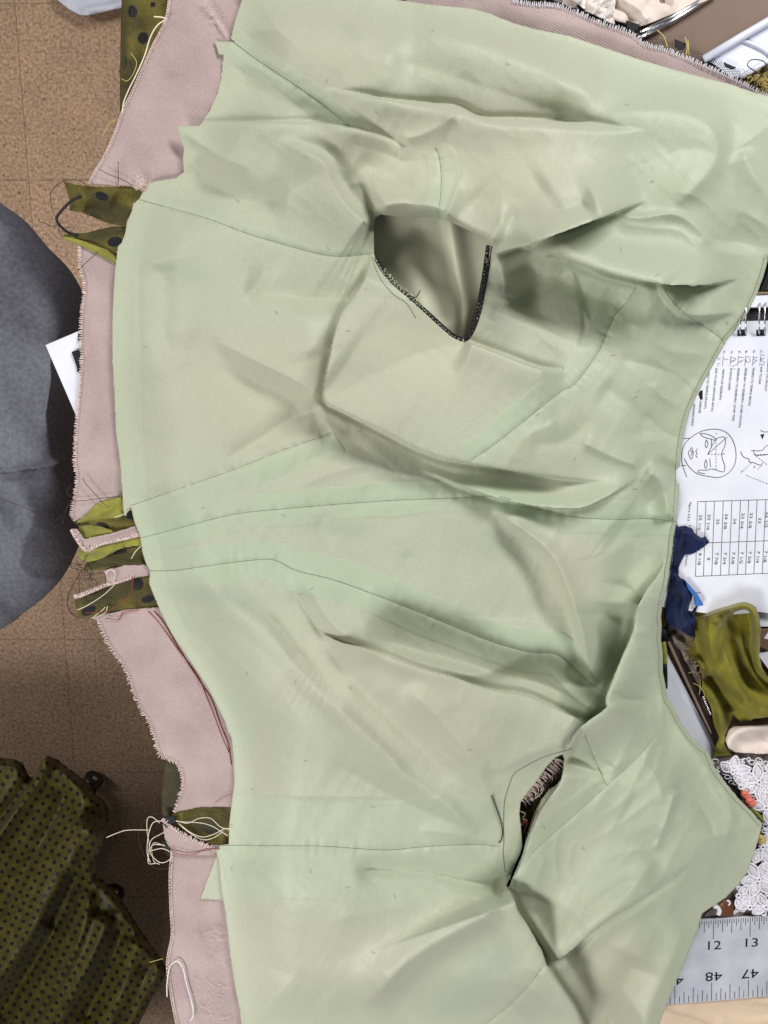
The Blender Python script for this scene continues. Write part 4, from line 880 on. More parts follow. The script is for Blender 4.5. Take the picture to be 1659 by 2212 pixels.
items = [bt('WIDTH OF SIDEBURN', 928, 925, 1290), bt('ACROSS NAPE', 1022, 915, 1175), bt('SIDEBURN TO SIDEBURN  (OVER TOP)', 1112, 912, 1545), bt('SIDEBURN TO SIDEBURN  (OVER CROWN)', 1200, 908, 1622),
         bt('TEMPLE TO TEMPLE (BACK)', 1290, 905, 1362), bt('EAR TO EAR', 1385, 900, 1105), bt('NAPE TO FRONT', 1470, 860, 1190), bt('EAR TO EAR (AROUND BACK)', 845, 915, 1430), bt('TEMPLE TO TEMPLE (FRONT)', 757, 905, 1397),
         bt('FRONT HAIRLINE', 668, 1180, 1452), bt('GROWING POINT', 578, 1340, 1610),
         bt('H.', 940, 705, 745, 4), bt('G.', 1033, 705, 745, 4), bt('F.', 1122, 705, 745, 4), bt('E.', 1205, 700, 745, 4), bt('D.', 1298, 700, 740, 4), bt('C.', 1385, 698, 740, 4)]
c2 = lambda s_, x, y0, y1, cap=6.2: (s_, *B2([(x, y0)])[0], PZ, cap, -91.5, {'width': (y1 - y0) * .18})
items += [c2('25 1/2', 652, 645, 835), c2('25 1/4', 755, 640, 832), c2('25', 860, 695, 765), c2('24 3/8', 962, 632, 822), c2('24', 1062, 690, 760), c2('23 3/4', 1162, 625, 815), c2('23 3/8', 1262, 620, 812), c2('23', 1362, 680, 750), c2('22 1/2', 1455, 610, 805),
          c2('8 1/8', 645, 1105, 1255), c2('8', 748, 1160, 1192), c2('7 7/8', 848, 1098, 1248), c2('7 3/4', 948, 1095, 1245), c2('7 5/8', 1048, 1092, 1242), c2('7 1/2', 1148, 1088, 1238), c2('7 3/8', 1246, 1084, 1234), c2('7 1/4', 1346, 1080, 1228), c2('7 1/8', 1436, 1076, 1222),
          c2('Figure A2.2', 532, 495, 728, 4.6), c2('Head Conversion Chart.', 528, 770, 1280, 4)]
texts('printed_text', items, 'ink', nb)
tl = []
for a_, b_ in ((630, 605), (730, 700), (832, 800), (938, 905), (1042, 1005), (1145, 1108), (1243, 1205), (1345, 1305), (1450, 1405), (1550, 1505)):
    tl.append(B2([(a_, 490 - (a_ - 630) * .03), (b_, 1388 - (b_ - 605) * .044)]))
tl += [B2([(628, 490), (1700, 458)]), B2([(615, 990), (1700, 952)]), B2([(604, 1388), (1700, 1340)]), B2([(610, 1582), (668, 1582)])]
lines('table_grid', tl, 'ink', .17, nb)
lines('answer_line', [B1([(x, 768), (x - 12, 890)]) for x in (940, 1030, 1122, 1208, 1300, 1388, 1480)], 'ink', .13, nb)
hw = [[(945, 805), (1000, 812)], [(1095, 800), (1040, 790), (1025, 815), (1060, 835), (1085, 810), (1020, 850)], [(1100, 870), (1040, 900)], [(1035, 925), (1085, 925)], [(1180, 790), (1120, 780)], [(1180, 812), (1160, 835), (1150, 820), (1140, 850), (1115, 830)],
      [(1265, 785), (1205, 775)], [(1255, 805), (1262, 830), (1225, 845), (1208, 810), (1205, 850)], [(1350, 790), (1295, 785)], [(1350, 825), (1300, 815), (1295, 850), (1325, 850), (1320, 825)], [(1435, 760), (1380, 755)], [(1430, 790), (1410, 805), (1405, 795), (1395, 815), (1380, 790)], [(1440, 850), (1385, 820)], [(1435, 880), (1400, 865), (1400, 890)],
      [(905, 790), (890, 810), (870, 790)], [(905, 850), (860, 870)], [(885, 880), (870, 900)]]
lines('handwriting', [B1(q) for q in hw], 'pencil', .15, nb, sm=4)
head = [[(500, 2220), (455, 2100), (440, 1990), (455, 1870), (520, 1775), (640, 1690), (750, 1655), (880, 1652), (990, 1700), (1060, 1800), (1090, 1930), (1078, 2060), (1015, 2160), (900, 2225), (760, 2215), (620, 2180), (520, 2090), (470, 2000)],
        [(640, 1690), (700, 1665), (760, 1655)], [(655, 1700), (700, 1740), (780, 1765), (840, 1780), (860, 1775)], [(660, 1700), (730, 1705), (800, 1730), (850, 1760), (900, 1745), (950, 1745), (965, 1800), (950, 1870), (920, 1930), (930, 2010), (955, 2090), (950, 2150), (920, 2160), (860, 2140), (790, 2125), (740, 2140), (650, 2140), (640, 2165), (720, 2185)],
        [(460, 1758), (500, 1760), (545, 1755)], [(430, 2085), (490, 2085)], [(735, 1775), (720, 1830), (735, 1870), (755, 1830), (735, 1775)], [(795, 1760), (798, 1870)], [(728, 2015), (712, 2070), (728, 2120), (745, 2070), (728, 2015)], [(775, 2000), (785, 2100)],
        [(560, 1865), (520, 1930), (555, 2010), (578, 1935), (560, 1865)], [(545, 1900), (565, 1930), (545, 1970)], [(628, 1880), (610, 1915), (625, 1945), (608, 1965), (628, 1990)], [(845, 1770), (750, 1950)], [(965, 1760), (750, 1950)],
        [(1145, 1915), (1180, 1980), (1250, 2010), (1245, 2040), (1300, 2050), (1380, 2080), (1410, 2050)], [(1270, 1905), (1400, 1905), (1440, 1860), (1480, 1840)], [(1300, 1900), (1320, 1960), (1400, 1960), (1500, 1950)], [(1385, 1660), (1420, 1680), (1500, 1680)]]
dash = []
for a_, b_ in (((850, 1760), (850, 2150)), ((750, 1950), (940, 1950)), ((1410, 2080), (1340, 2140)), ((1280, 2050), (1140, 2180)), ((1210, 2200), (1480, 2310)), ((1310, 1950), (1480, 1950)), ((1330, 1970), (1470, 2080))):
    n_ = int(math.hypot(b_[0] - a_[0], b_[1] - a_[1]) / 42) + 1
    for k in range(n_):
        t0, t1 = (k + .1) / n_, (k + .7) / n_; dash.append(B1([(a_[0] + (b_[0] - a_[0]) * t0, a_[1] + (b_[1] - a_[1]) * t0), (a_[0] + (b_[0] - a_[0]) * t1, a_[1] + (b_[1] - a_[1]) * t1)]))
lines('head_diagram', [B1(q) for q in head], 'ink', .2, nb, sm=5); lines('dashed_line', dash, 'ink', .16, nb)
texts('diagram_letter', [('J', *B1([(848, 1700)])[0], PZ, 4, -91), ('K', *B1([(932, 1935)])[0], PZ, 4, -91), ('L', *B1([(970, 1745)])[0], PZ, 4, -91), ('A', *B1([(1150, 2150)])[0], PZ, 4, -60), ('M', *B1([(1300, 2090)])[0], PZ, 4, -91)], 'ink', nb)
slab('printed_arrow', B1([(1385, 1712), (1432, 1708), (1408, 1770)]), 9, 9.2, 'darkink', nb); slab('printed_arrow', B1([(640, 1225), (660, 1190), (690, 1185), (690, 1295), (660, 1290)]), 9, 9.2, 'darkink', nb)

# dark book top right, white sheets and brown box below the notebook
tag(slab('dark_book', [(1640, 540), (1800, 540), (1800, 622), (1630, 628)], 0, 5, 'cover'), 'black book corner just above the wire-bound notebook', 'book')
tag(slab('white_sheet', [(1560, 1318), (1640, 1325), (1800, 1322), (1800, 1357), (1600, 1352)], 0, 3.5, 'paper'), 'white sheet sticking out below the notebook page', 'paper')
bx = thing('cardboard_box', 'brown box with a small white arrow behind the green satin', 'box')
slab('box_body', [(1636, 1359), (1800, 1357), (1800, 1420), (1690, 1422), (1636, 1395)], 0, 3, 'wood', bx, .4); slab('printed_arrow', B2([(1425, 2130), (1475, 2060), (1510, 2150)]), 3, 3.2, 'paper', bx)
wc = thing('carton', 'white carton corner with a dark edge right of the green satin loop', 'carton')
slab('carton_body', [(1640, 1418), (1720, 1385), (1800, 1395), (1800, 1520), (1690, 1490), (1668, 1456)], 0, 4, 'paper', wc)
slab('edge_strip', [(1763, 1528), (1640, 1440), (1632, 1462), (1745, 1560)], 0, 5, 'darkwood', wc)

# white card with wooden strip beside the neckline
tag(slab('white_card', B3([(180, 200), (250, 250), (830, 1380), (860, 1560), (700, 1560), (150, 700)]), 0, 2, 'paper'), 'plain white card wedged between neckline and dark wooden strip', 'card')
ws = thing('wooden_strip', 'dark brown wooden strip with a tan stripe beside the white card', 'wooden strip')
slab('strip_body', B3([(250, 120), (300, 60), (900, 1260), (840, 1400)]), 0, 4.5, 'darkwood', ws, .4); slab('tan_stripe', B3([(268, 150), (298, 135), (795, 1225), (790, 1255)]), 4.5, 4.9, 'tanwood', ws)
# grey satin behind the navy ribbon
s = Sheet(B3([(255, -60), (500, -60), (640, 120), (600, 330), (640, 560), (780, 1000), (880, 1330), (840, 1370), (560, 700), (380, 330)]), 3, 1.5); s.fold(B3([(300, 20), (450, 200), (520, 420)]), 4, 10, 10).noise(2, 16, 16, 0, 3)
tag(s.build('grey_satin_scrap', 'greycloth'), 'crumpled grey satin scrap under the navy ribbon and green satin', 'fabric scrap')
t = TB(); rr = random.Random(8)
for i in range(14): q = B3([(690 + i * 7, 800 + i * 16)])[0]; pix_line([q, (q[0] + 1.5, q[1] + 2)], 7, .7, t, 1, 5)
tag(t.build('bead_string', 'metal'), 'short string of tiny silver beads beside the wooden strip', 'beads')

# navy ribbon scrap
s = Sheet(roughen(B2([(370, 740), (400, 790), (480, 780), (560, 810), (600, 870), (670, 925), (720, 905), (770, 975), (710, 1030), (600, 1100), (530, 1125), (470, 1130), (440, 1200), (400, 1290), (400, 1380), (490, 1440), (560, 1560), (650, 1680), (610, 1780), (600, 2120), (500, 2090), (380, 2010), (270, 1960), (240, 1900), (290, 1500), (330, 1200)]), .7, 4, 2), 2.4, 10.5)
s.fold(B2([(400, 860), (520, 870), (620, 940), (740, 970)]), 4, 5, 14, .1, .1).fold(B2([(440, 900), (430, 1060), (390, 1300)]), 3.5, 4, 10).fold(B2([(330, 1350), (420, 1480), (500, 1620), (480, 1850), (560, 2080)]), 4.5, 6, 16).fold(B2([(560, 1500), (600, 1650), (520, 1800), (540, 1950)]), -3, 10, 8).noise(.6, 20, 20, 0, 4)
nv = s.build('navy_ribbon_scrap', 'navy'); tag(nv, 'crumpled navy satin ribbon scrap lying on the notebook page', 'ribbon')
slab('lighter_underside', B2([(490, 1445), (540, 1500), (620, 1590), (700, 1720), (690, 1740), (610, 1740), (600, 1640), (510, 1530)]), 10, 12.5, 'blue', nv)

# green satin scrap
s = Sheet(B2([(600, 1780), (720, 1765), (900, 1690), (1100, 1660), (1280, 1625), (1310, 1660), (1330, 1760), (1370, 1860), (1388, 2000), (1380, 2200), (1370, 2330)]) + B3([(1400, 450), (1500, 610), (1750, 800), (1750, 1100), (1475, 1050), (1300, 1070), (1280, 1100), (1150, 1110), (1060, 1020), (1010, 1150), (960, 1260), (960, 1370), (1040, 1500), (820, 1530), (850, 1390), (890, 1290), (820, 1130), (790, 940), (680, 700), (700, 500), (600, 350), (510, 270), (560, 180), (600, 60)]), 2.4, 8)
f = s.fold
f(B2([(640, 1800), (900, 1760), (1100, 1700), (1290, 1660)]), 5, 8, 20)
s.H[:] = 5
s.fold(B2([(760, 1790), (800, 1900), (800, 2100), (830, 2300)]) + B3([(900, 420), (1030, 650), (1180, 830), (1350, 960), (1600, 1080)]), 17, 24, 22, .05, 0, 2.6)
s.fold(B2([(830, 1840), (1000, 1790), (1180, 1740), (1290, 1790), (1330, 1900), (1345, 2050), (1340, 2212)]) + B3([(1350, 300), (1400, 480), (1550, 620), (1750, 720)]), 17, 7, 7, .1, 0, 2.2)
s.fold(B2([(860, 1990), (930, 1880), (1080, 1790)]), 6, 9, 12, .2, .2, 1.4); s.fold(B2([(980, 1920), (930, 2060), (930, 2212)]) + B3([(940, 200), (1000, 380), (1100, 620)]), 5, 16, 5, .2, .2, 1.3)
s.fold(B2([(1150, 2000), (1170, 2212)]) + B3([(1220, 330), (1330, 560), (1500, 760)]), 4, 6, 12, .2, 0, 1.4)
f(B3([(560, 300), (700, 430), (690, 600), (820, 780), (890, 930), (920, 1100), (940, 1300), (930, 1480)]), 6, 9, 14, .1, .1)
f(B3([(760, 500), (900, 700), (1000, 830), (1020, 1000)]), -6, 16, 20); f(B3([(900, 500), (1050, 700), (1150, 900)]), -3, 12, 14); s.noise(.8, 16, 30, 20, 6)
gs = s.build('green_satin_scrap', 'satin'); tag(gs, 'looped chartreuse satin scrap with frayed edge right of the navy ribbon', 'fabric scrap')
fringe(B3([(700, 500), (600, 350), (510, 270), (560, 180), (600, 60)]), s.z, 8, 2.2, 'gold', gs, 'frayed_edge', .13, 3, -1, .8)
t = TB(); pix_line(B3([(520, 520), (590, 505), (650, 560), (660, 680), (650, 780)]), 9, .2, t); pix_line(B3([(580, 640), (650, 680), (700, 740), (720, 830)]), 9, .2, t); t.build('loose_thread', 'gold', gs)

# cream cloth, lace, roses, ruler, beige satin
s = Sheet(B3([(960, 1320), (1000, 1200), (1060, 1160), (1300, 1150), (1800, 1110), (1800, 1500), (1200, 1480), (1080, 1470), (1000, 1420)]), 3, 6); s.fold(B3([(1000, 1380), (1040, 1290), (1150, 1220), (1400, 1170), (1700, 1160)]), 7, 14, 16, 0, 0).fold(B3([(1040, 1330), (1200, 1370), (1500, 1300)]), -3, 12, 14).noise(.8, 20, 12, 0, 5)
tag(s.build('cream_cloth', 'creamcloth'), 'folded cream cloth between green satin and white lace', 'fabric')
LZ = 6.0
ub = Sheet(B3([(790, 1530), (1200, 1470), (2000, 1460)]) + B4([(2000, 1080), (930, 1080), (590, 1110), (780, 900), (600, 200)]), 5, 1.5); ub.noise(1.2, 30, 30, 0, 8)
tag(ub.build('grey_fabric', 'greycloth'), 'dark grey fabric underneath the white lace', 'fabric')
lc = thing('lace_trim', 'white guipure lace with leaf and petal motifs above the ruler', 'lace')
LP = B3([(830, 1545), (900, 1525), (1100, 1515), (1200, 1485), (1800, 1470)]) + [(1760, 1985)] + B4([(1300, 1055), (1190, 1050), (1090, 1000), (950, 1040), (950, 900), (980, 740), (1100, 500), (1190, 300), (1260, 80), (1240, 50)]) + B3([(1180, 2000), (1150, 1900), (1000, 1820), (950, 1740), (860, 1690)])
rr = random.Random(12)
def leaf(u, v, L_, W, ang, tb_):
    c_, s_ = math.cos(ang), math.sin(ang); pts = []
    wf = lambda t: W * math.sin(math.pi * min(1, t)) ** .7 * (1 - .25 * t)
    tr = lambda x, y: (u + x * c_ - y * s_, v + x * s_ + y * c_)
    N2 = 14; up = [tr(L_ * k / N2, wf(k / N2)) for k in range(N2 + 1)]; dn = [tr(L_ * k / N2, -wf(k / N2)) for k in range(N2, -1, -1)]
    pix_line(up + dn, LZ + .5, .75, tb_, 1, 5, .6)
    st_ = 4.6
    for d_ in (-1, 1):
        for k in range(-14, 30):
            seg = []; x0 = k * st_
            for m_ in range(-10, 11):
                yy = m_ * 1.7; xx = x0 + d_ * yy * .8; t_ = xx / L_
                if 0 < t_ < 1 and abs(yy) < wf(t_): seg.append(tr(xx, yy))
            if len(seg) > 1: pix_line([seg[0], seg[-1]], LZ + (.1 * d_), .5, tb_, 1, 4, .6)
LPn = np.array(LP)
def inlace(u, v): return inside(np.array([u]), np.array([v]), LPn)[0]
flowers = [(1583, 1668, 6, 34), (1640, 1690, 6, 36), (1600, 1700, 5, 20), (1655, 1745, 6, 34), (1648, 1830, 6, 34), (1640, 1900, 6, 36), (1595, 1935, 5, 26), (1620, 1960, 6, 26), (1690, 1650, 6, 36), (1690, 1870, 6, 38), (1700, 1780, 6, 36), (1655, 1960, 5, 26), (1572, 1950, 4, 22)]
for (u, v, n_, r_) in flowers:
    t = TB(); a0 = rr.uniform(0, 6)
    for k in range(n_):
        an = a0 + 2 * math.pi * k / n_ + rr.uniform(-.15, .15); l_ = r_ * rr.uniform(.85, 1.15)
        if inlace(u + l_ * .8 * math.cos(an), v + l_ * .8 * math.sin(an)): leaf(u + 4 * math.cos(an), v + 4 * math.sin(an), l_, r_ * .34, an, t)
    pix_line([(u + 4.5 * math.cos(q), v + 4.5 * math.sin(q)) for q in np.linspace(0, 6.283, 14)], LZ + .8, .8, t, 1, 5)
    if t.v: t.build('lace_motif', 'lace', lc)
t = TB()
for i in range(900):
    u, v = rr.uniform(1535, 1680), rr.uniform(1640, 1980)
    if not inlace(u, v): continue
    r_ = rr.uniform(3, 7.5); a0 = rr.uniform(0, 6); pix_line([(u + r_ * math.cos(a0 + q), v + r_ * .7 * math.sin(a0 + q)) for q in np.linspace(0, rr.uniform(3, 6.3), 9)], LZ - .4 + rr.uniform(-.4, .4), .42, t, 1, 4)
t.build('lace_ground', 'lace', lc)
def rose(u, v, r_, m_, label, zr=7):
    t_ = TB(); q = [(u + r_ * (1 - k / 34) * math.cos(k * .55), v + r_ * (1 - k / 34) * .85 * math.sin(k * .55), zr + k * .08) for k in range(32)]
    pix_line(q, 0, [1.0][0], t_, 2, 5, 1.6); tag(t_.build('ribbon_rose', m_), label, 'ribbon rose')
rose(1609, 1716, 9, 'rose', 'coral ribbon rose tucked against the neckline, upper of the two'); rose(1620, 1732, 11, 'rose', 'coral ribbon rose on the lace, lower of the two')
rose(1643, 1812, 10, 'gold', 'golden ribbon rose at the tip of the green shoulder'); rose(1133, 1776, 7, 'rose', 'tiny coral ribbon rose seen inside the lower armhole', 16)
s = Sheet(B4([(775, 940), (870, 890), (950, 930), (945, 1050), (880, 1078), (780, 1080)]), 3, 3.5); s.blob(1565, 1955, 5, 16, 22)
tag(s.build('brown_leather_scrap', mat('brown_leather', s2l(112, 66, 40), .45, .5, 0, s2l(90, 50, 30), 50)), 'chestnut brown leather piece peeking out above the ruler', 'leather')
t = TB(); pix_line(B4([(725, 970), (770, 985), (785, 1020), (770, 1060)]), 6, 1.8, t, 6, 6, .7); t.build('cord_loop', 'lace', lc)

ru = thing('steel_ruler', 'aluminium ruler showing 12 and 13 over inverted 48 and 47', 'ruler')
TLx, TLy, TRx, TRy = 1480, 1990.5, 1800, 1968.5; BLx, BLy, BRx, BRy = 1400, 2175.5, 1800, 2140
slab('ruler_blade', [(TLx - 80, TLy + 5.5), (TRx, TRy), (BRx, BRy), (BLx, BLy)], 2.4, 4.2, 'alu', ru, .3)
top = lambda x: 1990.5 - (x - 1480) * .0688; bot = lambda x: 2175.5 - (x - 1400) * .0888
RZ = 4.35; tk = []; tk2 = []
for k in range(-16, 40):
    x = 1541.5 + k * 79.3 / 16; L_ = 41 if k % 16 == 0 else (30 if k % 8 == 0 else (26 if k % 4 == 0 else (16 if k % 2 == 0 else 9)))
    if x > 1480: tk.append([(x, top(x) + 1.5), (x - .5, top(x) + 1.5 + L_)])
for k in range(-14, 26):
    x = 1537 + k * 79.5 / 8; L_ = 38 if k % 8 == 0 else (32 if k % 4 == 0 else (24 if k % 2 == 0 else 15))
    tk2.append([(x, bot(x) - 2), (x + .5, bot(x) - 2 - L_)])
lines('graduation', tk, 'ink', .22, ru, RZ); lines('graduation', tk2, 'ink', .22, ru, RZ)
texts('ruler_numeral', [('12', 1522, 2052, RZ, 21, 3, {'sx': 1.22, 'bold': .0}), ('13', 1603, 2046, RZ, 21, 3, {'sx': 1.22, 'bold': .0}), ('48', 1561, 2099, RZ, 22, 184, {'sx': 1.22, 'bold': .0}), ('47', 1640, 2093, RZ, 22, 184, {'sx': 1.22, 'bold': .0}), ('49', 1477, 2108, RZ, 22, 184, {'sx': 1.22, 'bold': .0})], 'darkink', ru)
s = Sheet([(1370, 2140), (1800, 2110), (1800, 2280), (1360, 2280)], 4, 1.); s.fold([(1435, 2178), (1500, 2195), (1540, 2215), (1560, 2250)], 2.5, 40, 4, 0, 0).fold([(1480, 2176), (1560, 2182), (1680, 2190)], -1.2, 14, 16).fold([(1540, 2205), (1620, 2212), (1700, 2196)], 1.6, 14, 14).fold([(1620, 2160), (1650, 2168), (1700, 2170)], 1.2, 8, 3)
s.H = np.maximum(s.H, .6)
tag(s.build('beige_satin', 'beige'), 'beige satin under the lower edge of the ruler', 'fabric')

# top right: packet, tray, brown table between them
pkt = thing('fabric_packet', 'white cloth in a clear packet at the top right edge', 'packet')
s = Sheet(A2([(560, -60), (1430, -60), (1400, 0), (1130, 108), (1090, 115), (900, 60), (780, 20)]), 3, 4); s.fold(A2([(850, 0), (950, 50), (1060, 100)]), 5, 14, 14).fold(A2([(1000, -20), (1100, 40), (1150, 100)]), 4, 12, 10).fold(A2([(1150, -20), (1250, 30)]), -3, 12, 10).noise(2.2, 20, 34, 30, 9)
s.build('cloth', 'creamcloth', pkt)
s = Sheet(A2([(760, -40), (1010, -40), (990, 60), (1000, 110), (960, 90), (880, 50)]), 2.6, 8); s.noise(3, 8, 26, 40, 19).noise(1.5, 6, 12, 40, 29); s.build('clear_film', 'clear', pkt)
t = TB(); pix_line(A2([(1095, 168), (1250, 90), (1440, -30)]), 3, 1.6, t, 1, 6); pix_line(A2([(1105, 140), (1250, 72), (1420, -30)]), 3, 1.2, t, 1, 6); t.build('silver_rim', 'metal', pkt)
slab('dark_rim', A2([(1100, 150), (1410, -30), (1430, -30), (1104, 163)]), 0, 2.5, 'cover', pkt)
tr = thing('plastic_tray', 'white plastic tray with rounded inner rim at the right edge', 'tray')
slab('tray_floor', A2([(1400, 260), (1900, -40), (1900, 190), (1545, 335), (1500, 330)]), 0, 1.2, 'tray', tr)
t = TB(); pix_line(A2([(1380, 258), (1530, 168), (1660, 92), (1900, -50)]), 4, 2.6, t, 1, 8, .8); pix_line(A2([(1540, 335), (1600, 300), (1660, 262), (1900, 130)]), 4, 1.6, t, 1, 8, .8); t.build('tray_rim', 'tray', tr)
t = TB(); pix_line(A2([(1540, 170), (1590, 190), (1640, 215), (1700, 260)]), 2, 1.1, t, 5, 8, .7); t.build('inner_ridge', 'tray', tr)
s = Sheet(roughen(A2([(1540, 335), (1700, 240), (1750, 480), (1600, 420)]), 2, 5), 3, 2); s.noise(3, 12, 12, 0, 31); ofr = s.build('olive_fabric_scrap', 'silk', tint=True); tag(ofr, 'frayed olive fabric scrap below the white tray', 'fabric scrap')
s2 = Sheet(roughen(A2([(555, -40), (760, -40), (770, 18), (700, 10), (640, 12), (580, 0)]), 1.5, 5), 3, 2); s2.noise(3, 12, 12, 0, 32); s2.T[..., 1] = .5; tag(s2.build('olive_fabric_scrap', 'silk', tint=True), 'crumpled dark olive scrap above the pink strip', 'fabric scrap')
t = TB(); rr = random.Random(15)
for i in range(50):
    a_ = rr.random(); x, y = A2([(1560 + 100 * a_ + rr.uniform(-15, 15), 330 + 50 * a_ + rr.uniform(-40, 15))])[0]; pix_line([(x, y), (x + rr.uniform(-9, 9), y + rr.uniform(-9, 9)), (x + rr.uniform(-14, 14), y + rr.uniform(-14, 14))], rr.uniform(5, 8), .2, t, 3, 4)
t.build('frayed_threads', 'gold', ofr)
threads([(A2([(1600, 385), (1610, 350), (1650, 300), (1640, 265), (1590, 258), (1570, 280), (1590, 300), (1640, 330)]), 9)], 'mesh', .3)
threads([(A2([(1180, 130), (1210, 160), (1225, 205)]), 6), (A2([(1300, 160), (1310, 200), (1305, 240)]), 6), (A2([(1312, 170), (1318, 240)]), 6)], 'gold', .35)

# ------------------------------------------------------------------ left: white card, person's leg, cloth on chair, floor cloth
cdk = thing('paper_card', 'white paper card poking out from under the pink edge over the grey trousers', 'card')
slab('card_sheet', A3([(197, 429), (345, 366), (450, 330), (500, 600), (400, 860), (325, 725)]), 1.2, 1.8, 'paper', cdk)
slab('printed_block', A3([(309, 458), (360, 440), (380, 560), (340, 548)]), 1.8, 1.95, 'darkink', cdk)
# thigh and knee in grey trousers, as one tapered body; x runs to the right towards the knee
def leg():
    zc = -.20; tip = PV(178, 800, zc); k = (PV(1, 0, zc) - PV(0, 0, zc)).length
    nx, na = 60, 260; vs = []; fs = []
    yc = {0: 800}
    def half(u):    # half height in view px of the outline at column u
        t_ = max(0, min(1, (186 - u) / 430)); return 0
    topc = [(-420, 180), (-200, 300), (0, 438), (60, 480), (110, 530), (150, 585), (172, 660)]
    top_ = smooth_line([(-420, 190), (-200, 300), (0, 438), (50, 475), (95, 528), (140, 575), (165, 630), (180, 700), (186, 790)], 16)
    bot_ = smooth_line([(-420, 1560), (-200, 1450), (0, 1360), (50, 1325), (95, 1290), (135, 1240), (165, 1150), (182, 1000), (186, 790)], 16)
    n_ = len(top_)
    for i in range(n_):
        a = PV(*top_[i], zc); b = PV(*bot_[i], zc); c = (a + b) / 2; rad = (b - a).length / 2; d = (b - a).normalized() if rad > 1e-6 else Vector((0, -1, 0))
        for q in range(na):
            th = 2 * math.pi * q / na; zz = math.sin(th) * min(rad * .75, .07); w_ = rad * math.cos(th)
            p = c + d * w_ + Vector((0, 0, zz))
            if zz > 0:
                uu = top_[i][0]; vv = (top_[i][1] + bot_[i][1]) / 2 + (bot_[i][1] - top_[i][1]) / 2 * math.cos(th)
                n1 = float(ridged(np.array([uu]), np.array([vv]), 90, 260, R(-62), seed=61)[0]); n2 = float(vnoise(np.array([uu]), np.array([vv]), 50, 120, R(-40), 62)[0])
                p.z += (.014 * n1 + .009 * n2 - .012 * math.exp(-((vv - 994 + uu * .05) / 10) ** 2)) * math.sin(th)
            vs.append(p)
    for i in range(n_ - 1):
        for q in range(na):
            q2 = (q + 1) % na; fs.append((i * na + q, i * na + q2, (i + 1) * na + q2, (i + 1) * na + q))
    fs.append(tuple(range(na)))
    return vs, fs
vs, fs = leg()
pr = thing('person', 'seated person in grey trousers, only thigh and knee seen at the left edge', 'person')
body = mesh_obj('trouser_leg', vs, fs, 'trouser', pr)

# dotted skirt cloth over a rolling chair
ch = thing('rolling_chair', 'black rolling chair mostly hidden under the dotted olive cloth', 'chair')
hub = PV(-60, 2050, FZ + .1)
for ci, (u, v) in enumerate(((194, 1696), (240, 1940), (-150, 1690))):
    c = PV(u, v, FZ + .03); t = TB(); t.tube([(hub.x, hub.y, FZ + .12), ((hub.x + c.x) / 2, (hub.y + c.y) / 2, FZ + .1), (c.x, c.y, FZ + .07)], [.022, .018, .013], 8); t.build('base_arm', 'rubber', ch)
    t = TB(); ax = Vector((.6, .8, 0)) * .011
    for sg in (-1.6, 1.0): t.tube([c + ax * sg, c + ax * (sg + .9)], .021, 18)
    cw = t.build('caster', 'rubber', ch); t = TB(); t.tube([c + ax * -1.7, c + ax * 2], .006, 10); t.tube([(c.x, c.y, FZ + .03), (c.x, c.y, FZ + .075)], .007, 8); t.build('axle', 'chrome', cw)
t = TB(); t.tube([(hub.x, hub.y, FZ + .06), (hub.x, hub.y, FZ + .34)], .03, 14); t.build('gas_column', 'rubber', ch)
slab('seat', [(-330, 1720), (150, 1720), (200, 1900), (250, 2150), (200, 2500), (-330, 2500)], -640, -590, 'rubber', ch, 8)
SK = A7([(-160, 60), (0, 88), (60, 92), (95, 110), (130, 175), (150, 160), (180, 100), (208, 78), (250, 95), (300, 135), (370, 185), (410, 240), (450, 270), (472, 320), (462, 420), (440, 480), (412, 520), (412, 600), (480, 640), (540, 720), (600, 820), (680, 930), (722, 1000), (700, 1060), (650, 1140), (600, 1240), (560, 1320), (-160, 1320)])
s = Sheet(SK, 3.5, -535); f = lambda q, a, wl, wr, ta=.12, tb=.12: s.fold(q, a, wl, wr, ta, tb, 1.35)
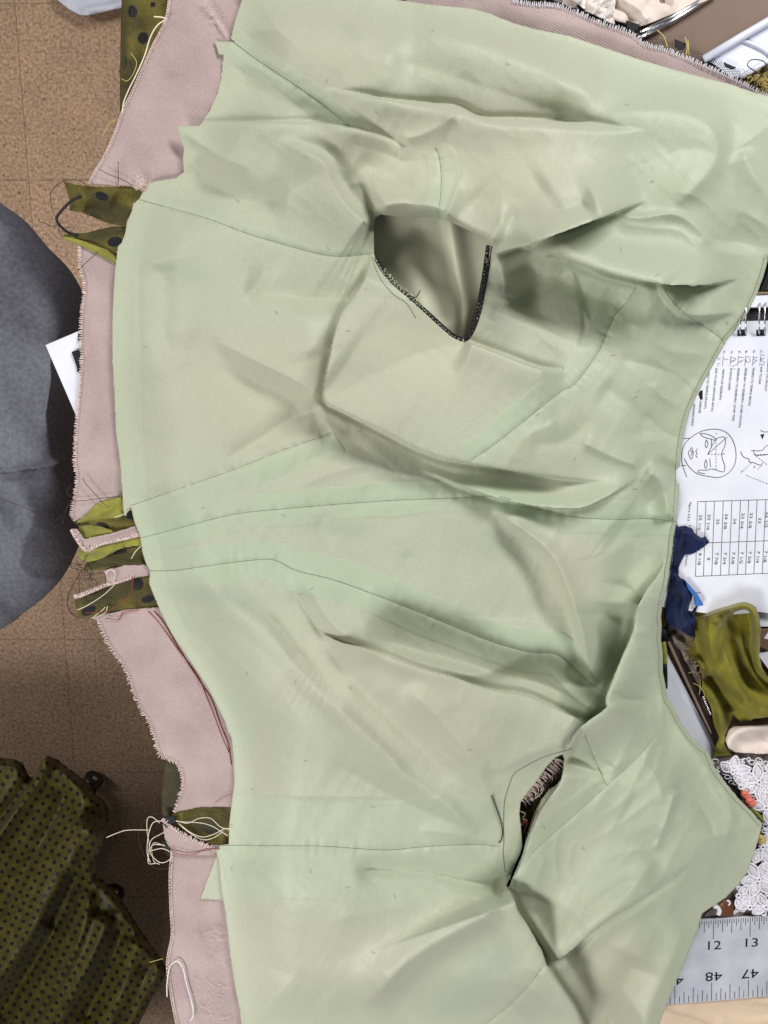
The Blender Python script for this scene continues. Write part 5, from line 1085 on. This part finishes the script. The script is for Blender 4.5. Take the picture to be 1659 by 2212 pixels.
f(A7([(208, 78), (150, 200), (60, 330), (-60, 500)]), 45, 16, 46, 0, 0); f(A7([(130, 175), (60, 280), (-40, 400)]), -40, 16, 16, 0, 0)
f(A7([(440, 330), (370, 450), (270, 620), (160, 820), (20, 1020), (-100, 1150)]), 50, 20, 56, .1, 0); f(A7([(300, 200), (240, 350), (130, 540), (-40, 740)]), -34, 22, 30, .1, 0)
f(A7([(250, 110), (320, 220), (360, 330), (330, 440)]), 16, 22, 14)
f(A7([(340, 560), (240, 820), (130, 1000), (0, 1200)]), -45, 24, 32, .05, 0); f(A7([(380, 420), (300, 640), (200, 830)]), -26, 14, 16)
f(A7([(480, 760), (400, 950), (310, 1120), (220, 1290)]), 36, 18, 34, .1, 0); f(A7([(400, 640), (340, 880), (240, 1080), (120, 1260)]), 26, 12, 20, .1, 0); f(A7([(600, 860), (540, 1050), (450, 1280)]), 20, 30, 30, .1, 0)
f(A7([(540, 800), (470, 1000), (380, 1200)]), -22, 18, 22, .1, 0); f(A7([(660, 960), (600, 1100), (540, 1260)]), -14, 14, 26, .1, 0)
s.noise(7, 120, 70, -58, 3).noise(3, 50, 40, 0, 9)
s.H = np.maximum(s.H, -580)
d, s_, t_ = seg_field(s.U, s.V, np.array(SK[1:28])); s.H -= 22 * np.exp(-(d / 10) ** 2)
s.H = blur(s.H, 2)
def skuv(u, v):
    a = R(-14); x = u * math.cos(a) + v * math.sin(a) + 5 * np.sin(v / 70) ; y = -u * math.sin(a) + v * math.cos(a) + 6 * np.sin(u / 60 + v / 110); return x / 25.5, y / 27
sk = s.build('dotted_cloth', 'dotted', None, 2, uv=skuv); tag(sk, 'dark olive satin cloth with small black dots heaped at lower left', 'fabric')
# pale cloth on the floor, top left
s = Sheet(A1([(230, -60), (250, 0), (290, 35), (340, 62), (380, 68), (440, 55), (500, 40), (560, 30), (620, -60)]), 3, FZ * 1000 + 30); s.fold(A1([(340, 40), (420, 35), (560, 5)]), 8, 8, 14).noise(5, 30, 20, 0, 3)
tag(s.build('pale_cloth', 'whitecloth', None, 2), 'pale lavender white cloth lying on the floor at top left', 'cloth')
